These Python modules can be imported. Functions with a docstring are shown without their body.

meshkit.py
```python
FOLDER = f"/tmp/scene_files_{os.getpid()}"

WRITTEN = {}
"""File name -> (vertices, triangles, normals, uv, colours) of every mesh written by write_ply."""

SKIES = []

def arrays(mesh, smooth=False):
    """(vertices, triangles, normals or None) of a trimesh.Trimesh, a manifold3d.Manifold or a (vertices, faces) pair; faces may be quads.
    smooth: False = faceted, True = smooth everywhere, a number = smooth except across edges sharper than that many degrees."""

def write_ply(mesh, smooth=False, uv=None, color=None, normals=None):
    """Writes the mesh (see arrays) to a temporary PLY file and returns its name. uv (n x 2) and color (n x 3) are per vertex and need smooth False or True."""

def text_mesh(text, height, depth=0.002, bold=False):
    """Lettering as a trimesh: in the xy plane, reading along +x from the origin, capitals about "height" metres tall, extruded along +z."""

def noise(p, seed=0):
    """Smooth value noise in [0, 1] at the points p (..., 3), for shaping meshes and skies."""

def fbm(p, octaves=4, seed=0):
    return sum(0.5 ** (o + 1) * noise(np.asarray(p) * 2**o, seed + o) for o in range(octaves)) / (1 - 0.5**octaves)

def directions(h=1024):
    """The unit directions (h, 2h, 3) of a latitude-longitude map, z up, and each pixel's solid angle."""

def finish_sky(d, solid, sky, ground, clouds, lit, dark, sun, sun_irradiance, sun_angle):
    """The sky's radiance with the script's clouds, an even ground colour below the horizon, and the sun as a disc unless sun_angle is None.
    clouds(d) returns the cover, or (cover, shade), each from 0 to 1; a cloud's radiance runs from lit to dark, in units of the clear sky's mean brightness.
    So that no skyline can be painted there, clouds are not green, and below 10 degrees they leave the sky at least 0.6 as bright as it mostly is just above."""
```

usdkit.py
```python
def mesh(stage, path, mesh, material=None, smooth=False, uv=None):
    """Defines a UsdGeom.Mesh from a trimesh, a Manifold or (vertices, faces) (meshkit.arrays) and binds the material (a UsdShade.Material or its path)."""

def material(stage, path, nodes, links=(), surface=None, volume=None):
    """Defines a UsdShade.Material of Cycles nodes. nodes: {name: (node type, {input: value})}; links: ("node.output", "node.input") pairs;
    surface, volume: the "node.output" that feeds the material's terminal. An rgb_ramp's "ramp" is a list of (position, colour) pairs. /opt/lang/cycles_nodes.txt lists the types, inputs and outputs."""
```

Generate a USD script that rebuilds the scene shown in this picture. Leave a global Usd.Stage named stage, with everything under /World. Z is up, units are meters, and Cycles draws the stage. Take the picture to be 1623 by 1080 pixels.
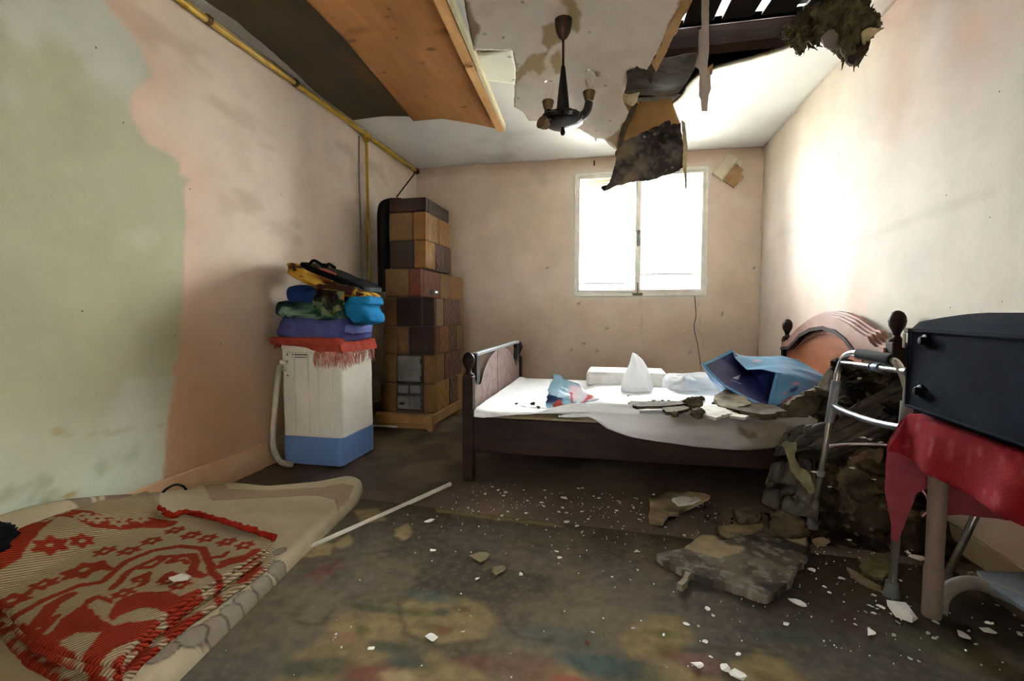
import math, random
import numpy as np, trimesh, shapely, usdkit, meshkit
from shapely.geometry import Polygon, LineString, Point, MultiPoint
from scipy.spatial import Delaunay
from manifold3d import Manifold
from pxr import Usd, UsdGeom, UsdLux, UsdShade, Gf, Sdf, Vt

stage = Usd.Stage.CreateInMemory()
UsdGeom.SetStageUpAxis(stage, 'Z'); UsdGeom.SetStageMetersPerUnit(stage, 1.0)
WORLD = UsdGeom.Xform.Define(stage, '/World').GetPrim()
stage.SetDefaultPrim(WORLD)

# ------------------------------------------------------------------ camera, sky, exposure
F = 760.0                                   # focal length in pixels of the 1623 x 1080 picture
YAW = math.atan(158.5 / 760); PITCH = math.atan(43 / 760); EYE = np.array([0, 0, 1.0])
_f0 = np.array([-math.sin(YAW), math.cos(YAW), 0]); _r = np.array([math.cos(YAW), math.sin(YAW), 0])
_f = _f0 * math.cos(PITCH) + np.array([0, 0, -1.0]) * math.sin(PITCH); _u = np.cross(_r, _f)
cam = UsdGeom.Camera.Define(stage, '/World/camera')
cam.CreateHorizontalApertureAttr(36.0); cam.CreateVerticalApertureAttr(36.0 * 1080 / 1623); cam.CreateFocalLengthAttr(F / 1623 * 36)
cam.CreateClippingRangeAttr((0.03, 2000.0))
cam.AddTransformOp().Set(Gf.Matrix4d(*map(float, [*_r, 0, *_u, 0, *(-_f), 0, *EYE, 1])))
cam.CreateExposureAttr(4.6)
sky = UsdLux.DomeLight.Define(stage, '/World/sky')          # bright even overcast
sky.CreateColorAttr(Gf.Vec3f(0.95, 0.985, 1.0)); sky.CreateIntensityAttr(1.0)

# ------------------------------------------------------------------ helpers
def ray(x, y): return _f + _r * (x - 811.5) / F - _u * (y - 540) / F
def at(x, y, X=None, Y=None, Z=None):
    """The point of the room that a pixel of the photograph shows, on the plane X, Y or Z = const."""
    d = ray(x, y)
    t = (X - EYE[0]) / d[0] if X is not None else (Y - EYE[1]) / d[1] if Y is not None else (Z - EYE[2]) / d[2]
    return EYE + t * d
def plan(pts, Z): return [tuple(at(x, y, Z=Z)[:2]) for x, y in pts]
def S(c):
    if isinstance(c, str): c = [int(c[i:i + 2], 16) for i in (1, 3, 5)]
    c = np.asarray(c, float) / 255
    return np.where(c <= 0.04045, c / 12.92, ((c + 0.055) / 1.055) ** 2.4)
fbm, noise = meshkit.fbm, meshkit.noise
def P3(P, s=1.0, o=0.0):
    P = np.asarray(P, float)
    if P.shape[-1] == 2: P = np.concatenate([P, np.zeros(P.shape[:-1] + (1,))], -1)
    return P * s + o
used = {}
def path_of(name, parent=None):
    base = (str(parent.GetPath()) if parent is not None else '/World') + '/' + name
    n = used.get(base, -1) + 1; used[base] = n
    return base if n == 0 else f'{base}_{n:03d}'
def tag(p, label=None, cat=None, group=None, kind=None):
    p = p.GetPrim() if hasattr(p, 'GetPrim') else p
    for k, v in (('label', label), ('category', cat), ('group', group), ('kind', kind)):
        if v: p.SetCustomDataByKey(k, v)
    return p
def obj(name, mesh, m, parent=None, smooth=35, col=None, label=None, cat=None, group=None, kind=None):
    p = path_of(name, parent)
    if isinstance(mesh, list): mesh = join(mesh)
    g = usdkit.mesh(stage, p, mesh, m, smooth=True if col is not None else smooth)
    if col is not None:
        UsdGeom.PrimvarsAPI(g).CreatePrimvar('paint', Sdf.ValueTypeNames.Color3fArray, 'vertex').Set(Vt.Vec3fArray.FromNumpy(np.asarray(col, np.float32)))
    return tag(g, label, cat, group, kind)
def thing(name, label, cat, loc=(0, 0, 0), rotz=0, group=None, kind=None):
    x = UsdGeom.Xform.Define(stage, path_of(name)); x.AddTranslateOp().Set(Gf.Vec3d(*map(float, loc)))
    if rotz: x.AddRotateZOp().Set(float(rotz))
    return tag(x, label, cat, group, kind)
def rot_thing(name, label, cat, loc, rx, ry, rz, group=None):
    x = UsdGeom.Xform.Define(stage, path_of(name)); x.AddTranslateOp().Set(Gf.Vec3d(*map(float, loc)))
    x.AddRotateXYZOp().Set(Gf.Vec3f(rx, ry, rz))
    return tag(x, label, cat, group)
def struct(name, mesh, m, **k): return obj(name, mesh, m, kind='structure', **k)
def T(v, f): return trimesh.Trimesh(np.asarray(v, float), np.asarray(f, int), process=False)
def join(ms): return trimesh.util.concatenate([m if isinstance(m, trimesh.Trimesh) else T(*meshkit.arrays(m)[:2]) for m in ms])
def man(m):
    a = m.to_mesh(); return T(a.vert_properties[:, :3], a.tri_verts)
def box(x0, x1, y0, y1, z0, z1, b=0.004):
    b = min(b, (x1 - x0) / 2.01, (y1 - y0) / 2.01, (z1 - z0) / 2.01)
    if b <= 0:
        m = trimesh.creation.box([x1 - x0, y1 - y0, z1 - z0]); m.apply_translation([(x0 + x1) / 2, (y0 + y1) / 2, (z0 + z1) / 2]); return m
    pts = []
    for sx in (0, 1):
        for sy in (0, 1):
            for sz in (0, 1):
                c = [(x0, x1)[sx], (y0, y1)[sy], (z0, z1)[sz]]; s = [1 - 2 * sx, 1 - 2 * sy, 1 - 2 * sz]
                for k in range(3):
                    q = [c[i] + (0 if i == k else s[i] * b) for i in range(3)]; pts.append(q)
    return man(Manifold.hull_points(np.array(pts, np.float64)))
def hull(pts): return man(Manifold.hull_points(np.asarray(pts, np.float64)))
def spline(pts, n=8):
    p = np.asarray(pts, float); q = np.vstack([2 * p[0] - p[1], p, 2 * p[-1] - p[-2]]); out = []
    for i in range(1, len(q) - 2):
        for t in np.linspace(0, 1, n, endpoint=False):
            a, b, c, d = q[i - 1:i + 3]
            out.append(0.5 * (2 * b + (c - a) * t + (2 * a - 5 * b + 4 * c - d) * t * t + (3 * b - a - 3 * c + d) * t ** 3))
    return np.array(out + [p[-1]])
def tube(pts, r, sides=12, caps=True):
    p = np.asarray(pts, float); n = len(p); r = np.broadcast_to(np.asarray(r, float), (n,))
    t = np.gradient(p, axis=0); t /= np.linalg.norm(t, axis=1, keepdims=True) + 1e-12
    a = np.cross(t[0], [0, 0, 1.0] if abs(t[0][2]) < 0.9 else [1.0, 0, 0]); A = []
    for i in range(n):
        a = a - t[i] * (a @ t[i]); a /= np.linalg.norm(a) + 1e-12; A.append(a)
    A = np.array(A); B = np.cross(t, A); th = np.arange(sides) * 2 * np.pi / sides
    v = (p[:, None] + r[:, None, None] * (np.cos(th)[None, :, None] * A[:, None] + np.sin(th)[None, :, None] * B[:, None])).reshape(-1, 3)
    f = []
    for i in range(n - 1):
        for j in range(sides):
            a0, a1 = i * sides + j, i * sides + (j + 1) % sides
            f += [[a0, a1, a1 + sides], [a0, a1 + sides, a0 + sides]]
    if caps:
        k = len(v); v = np.vstack([v, p[:1], p[-1:]])
        for j in range(sides):
            f += [[k, (j + 1) % sides, j], [k + 1, (n - 1) * sides + j, (n - 1) * sides + (j + 1) % sides]]
    return T(v, f)
def lathe(prof, n=24, loc=(0, 0, 0)):
    """prof: (r, z) from bottom to top; closes at r = 0."""
    prof = np.asarray(prof, float); th = np.arange(n) * 2 * np.pi / n; k = len(prof)
    v = np.stack([prof[:, 0][:, None] * np.cos(th), prof[:, 0][:, None] * np.sin(th), np.repeat(prof[:, 1][:, None], n, 1)], -1).reshape(-1, 3)
    f = []
    for i in range(k - 1):
        for j in range(n):
            a, b = i * n + j, i * n + (j + 1) % n
            f += [[a, b, b + n], [a, b + n, a + n]]
    v = np.vstack([v, [[0, 0, prof[0, 1]], [0, 0, prof[-1, 1]]]])
    for j in range(n):
        f += [[k * n, (j + 1) % n, j], [k * n + 1, (k - 1) * n + j, (k - 1) * n + (j + 1) % n]]
    return T(v + np.asarray(loc), f)
def rag(poly, step=0.02, amp=0.008, seed=0, freq=25, skip=None):
    """A polygon's outline cut into short steps and torn by noise."""
    poly = poly if isinstance(poly, Polygon) else Polygon(poly)
    c = np.array(poly.exterior.segmentize(step).coords)[:-1]
    n1 = fbm(P3(c, freq, seed * 7.3), 3, seed) - 0.5; n2 = fbm(P3(c, freq, seed * 3.1 + 50), 3, seed + 9) - 0.5
    k = np.ones(len(c)) if skip is None else np.array([0.0 if skip(*q) else 1.0 for q in c])
    q = Polygon(c + 2 * amp * k[:, None] * np.stack([n1, n2], 1)).buffer(0)
    return max(q.geoms, key=lambda g: g.area) if hasattr(q, 'geoms') else q
def fill(poly, step):
    """Triangulates a polygon with inner points: (n x 2 points, faces, boundary count)."""
    poly = poly if isinstance(poly, Polygon) else Polygon(poly)
    poly = shapely.geometry.polygon.orient(poly)
    b = np.array(poly.exterior.segmentize(step).coords)[:-1]
    keep = np.linalg.norm(b - np.roll(b, 1, 0), axis=1) > 1e-5; b = b[keep]
    x0, y0, x1, y1 = poly.bounds
    gx, gy = np.meshgrid(np.arange(x0, x1, step), np.arange(y0, y1, step * 0.87)); gx = gx + (np.arange(gx.shape[0]) % 2)[:, None] * step / 2
    g = np.stack([gx.ravel(), gy.ravel()], 1)
    if len(g):
        inner = poly.buffer(-0.45 * step)
        g = g[shapely.contains_xy(inner, g[:, 0], g[:, 1])] if not inner.is_empty else g[:0]
    v = np.vstack([b, g]); d = Delaunay(v).simplices
    c = v[d].mean(1); d = d[shapely.contains_xy(poly, c[:, 0], c[:, 1])]
    a = v[d]; area = (a[:, 1, 0] - a[:, 0, 0]) * (a[:, 2, 1] - a[:, 0, 1]) - (a[:, 1, 1] - a[:, 0, 1]) * (a[:, 2, 0] - a[:, 0, 0])
    d[area < 0] = d[area < 0][:, ::-1]; d = d[np.abs(area) > 1e-12]
    return v, d, len(b)
def solid(v2, f, P, t):
    """Thickens the sheet P (one 3-D point per point of v2) by t against its normals."""
    t = np.broadcast_to(np.asarray(t, float), (len(P),))
    N = np.zeros_like(P); fn = np.cross(P[f[:, 1]] - P[f[:, 0]], P[f[:, 2]] - P[f[:, 0]])
    for k in range(3): np.add.at(N, f[:, k], fn)
    N /= np.linalg.norm(N, axis=1, keepdims=True) + 1e-12
    n = len(P); e = np.vstack([f[:, [0, 1]], f[:, [1, 2]], f[:, [2, 0]]])
    es = set(map(tuple, e)); rim = [(a, b) for a, b in es if (b, a) not in es]
    w = [[a, a + n, b + n] for a, b in rim] + [[a, b + n, b] for a, b in rim]
    return T(np.vstack([P, P - N * t[:, None]]), np.vstack([f, f[:, ::-1] + n, np.array(w)]))
def plate(poly, step, fn, t):
    """A sheet of thickness t over a plan polygon; fn maps its points (n x 2) to 3-D. Returns (mesh, plan points of all its vertices)."""
    v, f, _ = fill(poly, step); P = fn(v)
    return solid(v, f, P, t), np.vstack([v, v])
def gridsheet(fn, nu, nv, t=0):
    u, v = np.meshgrid(np.linspace(0, 1, nu), np.linspace(0, 1, nv), indexing='ij'); uv = np.stack([u.ravel(), v.ravel()], 1)
    i = np.arange(nu * nv).reshape(nu, nv); q = np.stack([i[:-1, :-1], i[1:, :-1], i[1:, 1:], i[:-1, 1:]], -1).reshape(-1, 4)
    f = np.vstack([q[:, [0, 1, 2]], q[:, [0, 2, 3]]]); P = fn(uv)
    return (solid(uv, f, P, t), np.vstack([uv, uv])) if t else (T(P, f), uv)
def chunk(r, seed, n=14, flat=1.0, el=1.0):
    g = np.random.default_rng(seed); d = g.normal(size=(n, 3)); d /= np.linalg.norm(d, axis=1, keepdims=True)
    m = hull(d * r * g.uniform(0.65, 1, (n, 1)) * [el, 1, flat]); return m
def lump(r3, seed, sub=4, amp=0.25, freq=3.0, octaves=4):
    m = trimesh.creation.icosphere(sub, 1.0); v = np.array(m.vertices)
    k = 1 + amp * 2 * (fbm(v * freq + seed * 11.7, octaves, seed) - 0.5)
    return T(v * k[:, None] * np.asarray(r3), m.faces)
def moved(m, loc=(0, 0, 0), rot=None, rz=0, rx=0, ry=0):
    m = m.copy() if isinstance(m, trimesh.Trimesh) else join([m])
    for a, ax in ((rx, [1, 0, 0]), (ry, [0, 1, 0]), (rz, [0, 0, 1])):
        if a: m.apply_transform(trimesh.transformations.rotation_matrix(math.radians(a), ax))
    m.apply_translation(loc); return m
def extr(poly, h, z0=0):
    m = trimesh.creation.extrude_polygon(poly if isinstance(poly, Polygon) else Polygon(poly), h, engine='earcut'); m.apply_translation([0, 0, z0]); return m
def sstep(a, b, x): t = np.clip((x - a) / (b - a), 0, 1); return t * t * (3 - 2 * t)
# painting of true surface colours, per vertex
def inside(poly, P, soft):
    """1 inside the plan polygon, 0 outside, over a soft edge."""
    poly = poly if hasattr(poly, 'exterior') else Polygon(poly).buffer(0)
    pts = shapely.points(P[:, 0], P[:, 1]); x0, y0, x1, y1 = poly.bounds; m = np.zeros(len(P))
    k = np.where((P[:, 0] > x0 - soft) & (P[:, 0] < x1 + soft) & (P[:, 1] > y0 - soft) & (P[:, 1] < y1 + soft))[0]
    if len(k):
        d = shapely.distance(pts[k], poly.boundary); s = np.where(shapely.contains_xy(poly, P[k, 0], P[k, 1]), d, -d); m[k] = sstep(-soft, soft, s)
    return m
def near(line, P, w, soft):
    d = shapely.distance(shapely.points(P[:, 0], P[:, 1]), LineString(line)); return 1 - sstep(w - soft, w + soft, d)
def blob(P, c, r, soft=0.4): 
    d = np.sqrt((((P - np.asarray(c)) / np.asarray(r)) ** 2).sum(1)); return 1 - sstep(1 - soft, 1 + soft, d)
def over(col, mask, c, a=1.0): m = (mask * a)[:, None]; return col * (1 - m) + S(c) * m
def warp(P, amp, freq, seed=0):
    return P + amp * 2 * np.stack([fbm(P3(P, freq, 3.3 + seed), 3, seed), fbm(P3(P, freq, 77.7 + seed), 3, seed + 5)], 1) - amp

# ------------------------------------------------------------------ materials
LOOK = {}
def mat(name, c=None, rough=0.7, var=0.12, scale=7.0, bump=0.0, bscale=60.0, metal=0.0, spec=0.3, sheen=0.0, c2=None, lo=0.35, hi=0.65, aniso=(1, 1, 1), trans=0.0, extra=None, coat=0.0, detail=5, translucent=0.0, specks=0.0):
    """A procedural surface: noise between two tones (of c, or on the painted colours where c is None), with fine relief."""
    n = {'tc': ('texture_coordinate', {}), 'mp': ('mapping', {'scale': aniso}), 'n': ('noise_texture', {'scale': scale, 'detail': detail, 'roughness': 0.6}),
         'p': ('principled_bsdf', {'roughness': rough, 'metallic': metal, 'specular_ior_level': spec, 'sheen_weight': sheen, 'transmission_weight': trans, 'coat_weight': coat})}
    l = [('tc.object', 'mp.vector'), ('mp.vector', 'n.vector')]
    if c is not None:
        a, b = S(c), S(c2) if c2 is not None else S(c)
        if c2 is None: a, b = a * (1 - var), np.clip(b * (1 + var), 0, 0.95)
        n['r'] = ('rgb_ramp', {'ramp': [(lo, tuple(a)), (hi, tuple(b))]}); l += [('n.fac', 'r.fac')]; out = 'r.color'
    else:
        n['r'] = ('rgb_ramp', {'ramp': [(lo, (1 - var,) * 3), (hi, (1, 1, 1))]}); n['at'] = ('attribute', {'attribute': 'paint'})
        n['mx'] = ('mix', {'mix_type': 'multiply', 'fac': 1.0}); l += [('n.fac', 'r.fac'), ('at.color', 'mx.color1'), ('r.color', 'mx.color2')]; out = 'mx.color'
    if specks:
        n['sv'] = ('voronoi_texture', {'scale': 8.0}); n['sr'] = ('rgb_ramp', {'ramp': [(specks * .7, (.25, .2, .16)), (specks, (1, 1, 1))]}); n['sm'] = ('mix', {'mix_type': 'multiply', 'fac': .85})
        l += [('tc.object', 'sv.vector'), ('sv.distance', 'sr.fac'), (out, 'sm.color1'), ('sr.color', 'sm.color2')]; out = 'sm.color'
    l.append((out, 'p.base_color'))
    if bump:
        n['bn'] = ('noise_texture', {'scale': bscale, 'detail': 4}); n['b'] = ('bump', {'strength': 1.0, 'distance': bump}); l += [('mp.vector', 'bn.vector'), ('bn.fac', 'b.height'), ('b.normal', 'p.normal')]
    surf = 'p.BSDF'
    if translucent:
        n['tl'] = ('translucent_bsdf', {}); n['mc'] = ('mix_closure', {'fac': translucent}); l += [(out, 'tl.color'), ('p.BSDF', 'mc.closure1'), ('tl.BSDF', 'mc.closure2')]; surf = 'mc.closure'
    LOOK[name] = usdkit.material(stage, f'/World/Looks/{name}', n, l, surface=surf); return LOOK[name]
# ------------------------------------------------------------------ the room
XL, XR, YB, YF, ZC = -2.196, 1.44, 5.21, -1.0, 2.64
WT = 0.26
paint_wall = mat('wall_paint', None, rough=0.85, var=0.10, scale=3.5, bump=0.0006, bscale=90, spec=0.15, specks=.042)
paint_ceil = mat('ceiling_paint', None, rough=0.9, var=0.06, scale=2.5, bump=0.0006, bscale=70, spec=0.1)
plain_wall = mat('outer_render', '#b8ab98', rough=0.9)
def wall_sheet(fn, nu, nv, poly_holes=None):
    return gridsheet(fn, nu, nv)
# --- left wall: green-grey old distemper showing beyond a torn edge of pink paint
Yn, Zn = 330, 150
def lw(uv): return np.stack([np.full(len(uv), XL), YF + (YB - YF) * uv[:, 0], ZC * uv[:, 1]], 1)
m, uv = gridsheet(lw, Yn, Zn); Q = np.array(m.vertices)[:, 1:]
edge_px = [(120, -60), (165, 0), (200, 45), (222, 75), (240, 120), (226, 128), (208, 150), (207, 170), (215, 195), (235, 228), (262, 240), (284, 256), (284, 276), (302, 285), (292, 298), (296, 350), (291, 400), (290, 470), (284, 560), (272, 585), (278, 600), (266, 660), (262, 720), (258, 760)]
edge = [tuple(at(x, y, X=XL)[1:]) for x, y in edge_px]
green = Polygon([(-3, 4.5)] + [(edge[0][0], 4.5)] + edge + [(edge[-1][0], -1), (-3, -1)]).buffer(0)
W = warp(Q, 0.012, 6, 2)
g = inside(green, W, 0.012)
pink = np.ones((len(Q), 3)) * S('#e8d9c9')
band = np.exp(-np.maximum(0, shapely.distance(shapely.points(Q[:, 0], Q[:, 1]), LineString(edge))) / 0.32)
low = sstep(1.35, 0.25, Q[:, 1] + 0.25 * (fbm(P3(Q, 1.3), 3, 4) - 0.5))
pink = pink * (1 - (0.75 * band)[:, None]) + S('#d0ab94') * (0.75 * band)[:, None]
k = low * sstep(4.2, 2.2, Q[:, 0]); pink = pink * (1 - 0.85 * k[:, None]) + S('#b88d69') * 0.85 * k[:, None]
gr = np.ones((len(Q), 3)) * S('#b3b096')
n1 = fbm(P3(Q, 1.6, 5), 4, 8); gr = over(gr, sstep(0.45, 0.7, n1), '#b0ac8c', 0.7); gr = over(gr, sstep(0.5, 0.75, fbm(P3(Q, 2.2, 15), 4, 18)), '#c6c6ba', 0.8)
gr = over(gr, sstep(0.75, 0.2, Q[:, 1]), '#c6cdb9', 0.9)
col = pink * (1 - g[:, None]) + gr * g[:, None]
# mould and stains that belong to the wall
mo = sstep(0.52, 0.72, fbm(P3(Q, 9, 3), 4, 31)) * sstep(0.5, 0.16, Q[:, 1]) * g; col = over(col, mo, '#7a7a4a', 0.75)
for x, y, a, b in [(92, 685, .028, .010), (170, 684, .02, .008), (188, 680, .03, .006), (110, 786, .03, .014)]:
    q = at(x, y, X=XL)[1:]; col = over(col, blob(W, q, (a, b), .6), '#a3882c', 0.8)
line = [tuple(at(x, y, X=XL)[1:]) for x, y in ((92, 692), (170, 686), (262, 672))]; col = over(col, near(line, W, 0.004, .004), '#a89a62', .4)
sm = sstep(0.6, 0.8, fbm(P3(Q * [1, 2.2], 2.3, 40), 4, 41)); col = over(col, sm * (1 - g), '#a98f78', 0.35)
sk = 1 - sstep(0.0, .12, np.abs(Q[:, 1] - 0.0)); 
struct('wall_left', m, paint_wall, col=col)
struct('wall_left_masonry', box(XL - WT, XL - 0.002, YF - WT, YB + WT, -0.1, 3.9, 0), plain_wall)
# --- right wall
def rw(uv): return np.stack([np.full(len(uv), XR), YB + (YF - YB) * uv[:, 0], ZC * uv[:, 1]], 1)
m, uv = gridsheet(rw, 260, 120); Q = np.array(m.vertices)[:, 1:]
col = np.ones((len(Q), 3)) * S('#d6cabe')
pk = sstep(0.5, 0.72, fbm(P3(Q * [1, .8], 1.1, 9), 4, 61)) * sstep(5.2, 3.4, Q[:, 0]); col = over(col, pk, '#d2b09e', .85)
col = over(col, sstep(2.0, 2.5, Q[:, 1] + .3 * (fbm(P3(Q, 2), 3, 3) - .5)) * sstep(2.8, 4.0, Q[:, 0]), '#e0cfb6', .6)
col = over(col, sstep(0.55, 0.8, fbm(P3(Q, 2.1, 20), 4, 66)), '#c9c2bb', .5)
for a, b in (((1350, 385), (1570, 305)), ((1230, 372), (1330, 350))):
    col = over(col, near([tuple(at(*p, X=XR)[1:]) for p in (a, b)], warp(Q, .02, 4, 3), .02, .02), '#b9aca2', .35)
col = over(col, sstep(0.5, 0.1, Q[:, 1]), '#cbb898', .5)
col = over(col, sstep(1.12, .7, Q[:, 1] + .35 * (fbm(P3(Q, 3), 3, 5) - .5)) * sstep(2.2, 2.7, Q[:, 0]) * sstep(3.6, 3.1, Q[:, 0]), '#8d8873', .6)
struct('wall_right', m, paint_wall, col=col)
struct('wall_right_masonry', box(XR + 0.002, XR + WT, YF - WT, YB + WT, -0.1, 3.0, 0), plain_wall)
# --- back wall round the window opening
WX0, WX1, WZ0, WZ1 = -0.385, 0.915, 1.20, 2.465
hole = Polygon([(WX0, WZ0), (WX1, WZ0), (WX1, WZ1), (WX0, WZ1)])
def cellwall(nu, nv, x0, x1, z0, z1, fn, keepout):
    xs = np.unique(np.concatenate([np.linspace(x0, x1, nu), [keepout[0], keepout[1]]])); zs = np.unique(np.concatenate([np.linspace(z0, z1, nv), [keepout[2], keepout[3]]]))
    i = np.arange(len(xs) * len(zs)).reshape(len(xs), len(zs)); X, Z = np.meshgrid(xs, zs, indexing='ij')
    q = np.stack([i[:-1, :-1], i[1:, :-1], i[1:, 1:], i[:-1, 1:]], -1).reshape(-1, 4)
    cx = X.ravel()[q].mean(1); cz = Z.ravel()[q].mean(1)
    q = q[~((cx > keepout[0]) & (cx < keepout[1]) & (cz > keepout[2]) & (cz < keepout[3]))]
    return T(fn(X.ravel(), Z.ravel()), np.vstack([q[:, [0, 1, 2]], q[:, [0, 2, 3]]]))
m = cellwall(190, 130, XL, XR, 0, ZC, lambda x, z: np.stack([x, np.full(len(x), YB), z], 1), (WX0, WX1, WZ0, WZ1)); Q = np.array(m.vertices)[:, [0, 2]]
col = np.ones((len(Q), 3)) * S('#e0cdbb')
col = over(col, sstep(.5, .75, fbm(P3(Q, 1.5, 3), 4, 71)), '#c4b09d', .6)
col = over(col, sstep(.55, .78, fbm(P3(Q, 3.1, 30), 4, 73)), '#e6d6c8', .6)
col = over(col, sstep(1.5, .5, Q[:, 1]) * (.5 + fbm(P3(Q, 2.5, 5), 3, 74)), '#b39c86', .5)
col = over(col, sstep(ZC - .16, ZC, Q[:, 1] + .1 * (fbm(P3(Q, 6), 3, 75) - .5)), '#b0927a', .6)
W = warp(Q, .02, 5, 7)
for x, h in ((0.28, 1.2), (.86, 1.2)): col = over(col, near([(x, h), (x + .02, .9), (x + .05, .65)], W, .004, .004), '#8d7f70', .35)
for x, y in ((905, 555), (947, 556), (925, 545), (1094, 558), (917, 482), (1195, 425), (1145, 498), (962, 520), (868, 425), (803, 560)):
    q = at(x, y, Y=YB)[[0, 2]]; col = over(col, blob(Q, q, .012, .6), '#3d3127', .8)
# bare plaster where the paint has come off round the window
ring = np.maximum(np.abs(Q[:, 0] - (WX0 + WX1) / 2) - (WX1 - WX0) / 2, np.abs(Q[:, 1] - (WZ0 + WZ1) / 2) - (WZ1 - WZ0) / 2)
col = over(col, sstep(.07, .03, ring + .07 * (fbm(P3(Q, 9), 3, 76) - .5)), '#d9d2c6', .8)
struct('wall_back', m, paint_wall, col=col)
A = YB + 0.002; B = YB + WT
struct('wall_back_masonry', [box(XL - WT, WX0, A, B, -.1, 3.9, 0), box(WX1, XR + WT, A, B, -.1, 3.9, 0), box(WX0, WX1, A, B, -.1, WZ0, 0), box(WX0, WX1, A, B, WZ1, 3.9, 0)], mat('reveal_plaster', '#d8d0c6', rough=.9))
# --- front wall behind the viewer, with the doorway the light comes through
DX0, DX1, DZ1 = -0.52, -0.36, 1.95
wall_plain = mat('front_wall_paint', '#dccdbb', rough=.85, var=.08, scale=3)
struct('wall_front', [box(XL - WT, DX0, YF - WT, YF, -.1, 3.0, 0), box(DX1, XR + WT, YF - WT, YF, -.1, 3.0, 0), box(DX0, DX1, YF - WT, YF, DZ1, 3.0, 0)], wall_plain)
# --- ground outside
ground_m = mat('yard_concrete', '#c9c6bf', rough=.95, scale=.6)
struct('ground', box(-60, 60, -60, 60, -0.6, -0.32, 0), ground_m)
struct('foundation', box(XL - WT, XR + WT, YF - WT, YB + WT, -0.32, -0.1, 0), plain_wall)
# --- floor: worn dark lino
floor_m = mat('floor_lino', None, rough=.62, var=.25, scale=5, bump=.0008, bscale=50, spec=.25)
def fl(uv): return np.stack([XL + (XR - XL) * uv[:, 0], YF + (YB - YF) * uv[:, 1], np.zeros(len(uv))], 1)
m, uv = gridsheet(fl, 200, 300); Q = np.array(m.vertices)[:, :2]
col = np.ones((len(Q), 3)) * S('#5e4e40'); col = over(col, sstep(.42, .7, fbm(P3(Q, 1.7), 4, 81)), '#7a6855', .8); col = over(col, sstep(.5, .75, fbm(P3(Q, 4), 4, 82)), '#3c3027', .7)
struct('floor', m, floor_m, col=col)
struct('floor_screed', box(XL, XR, YF, YB, -.1, -.003, 0), plain_wall)
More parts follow.
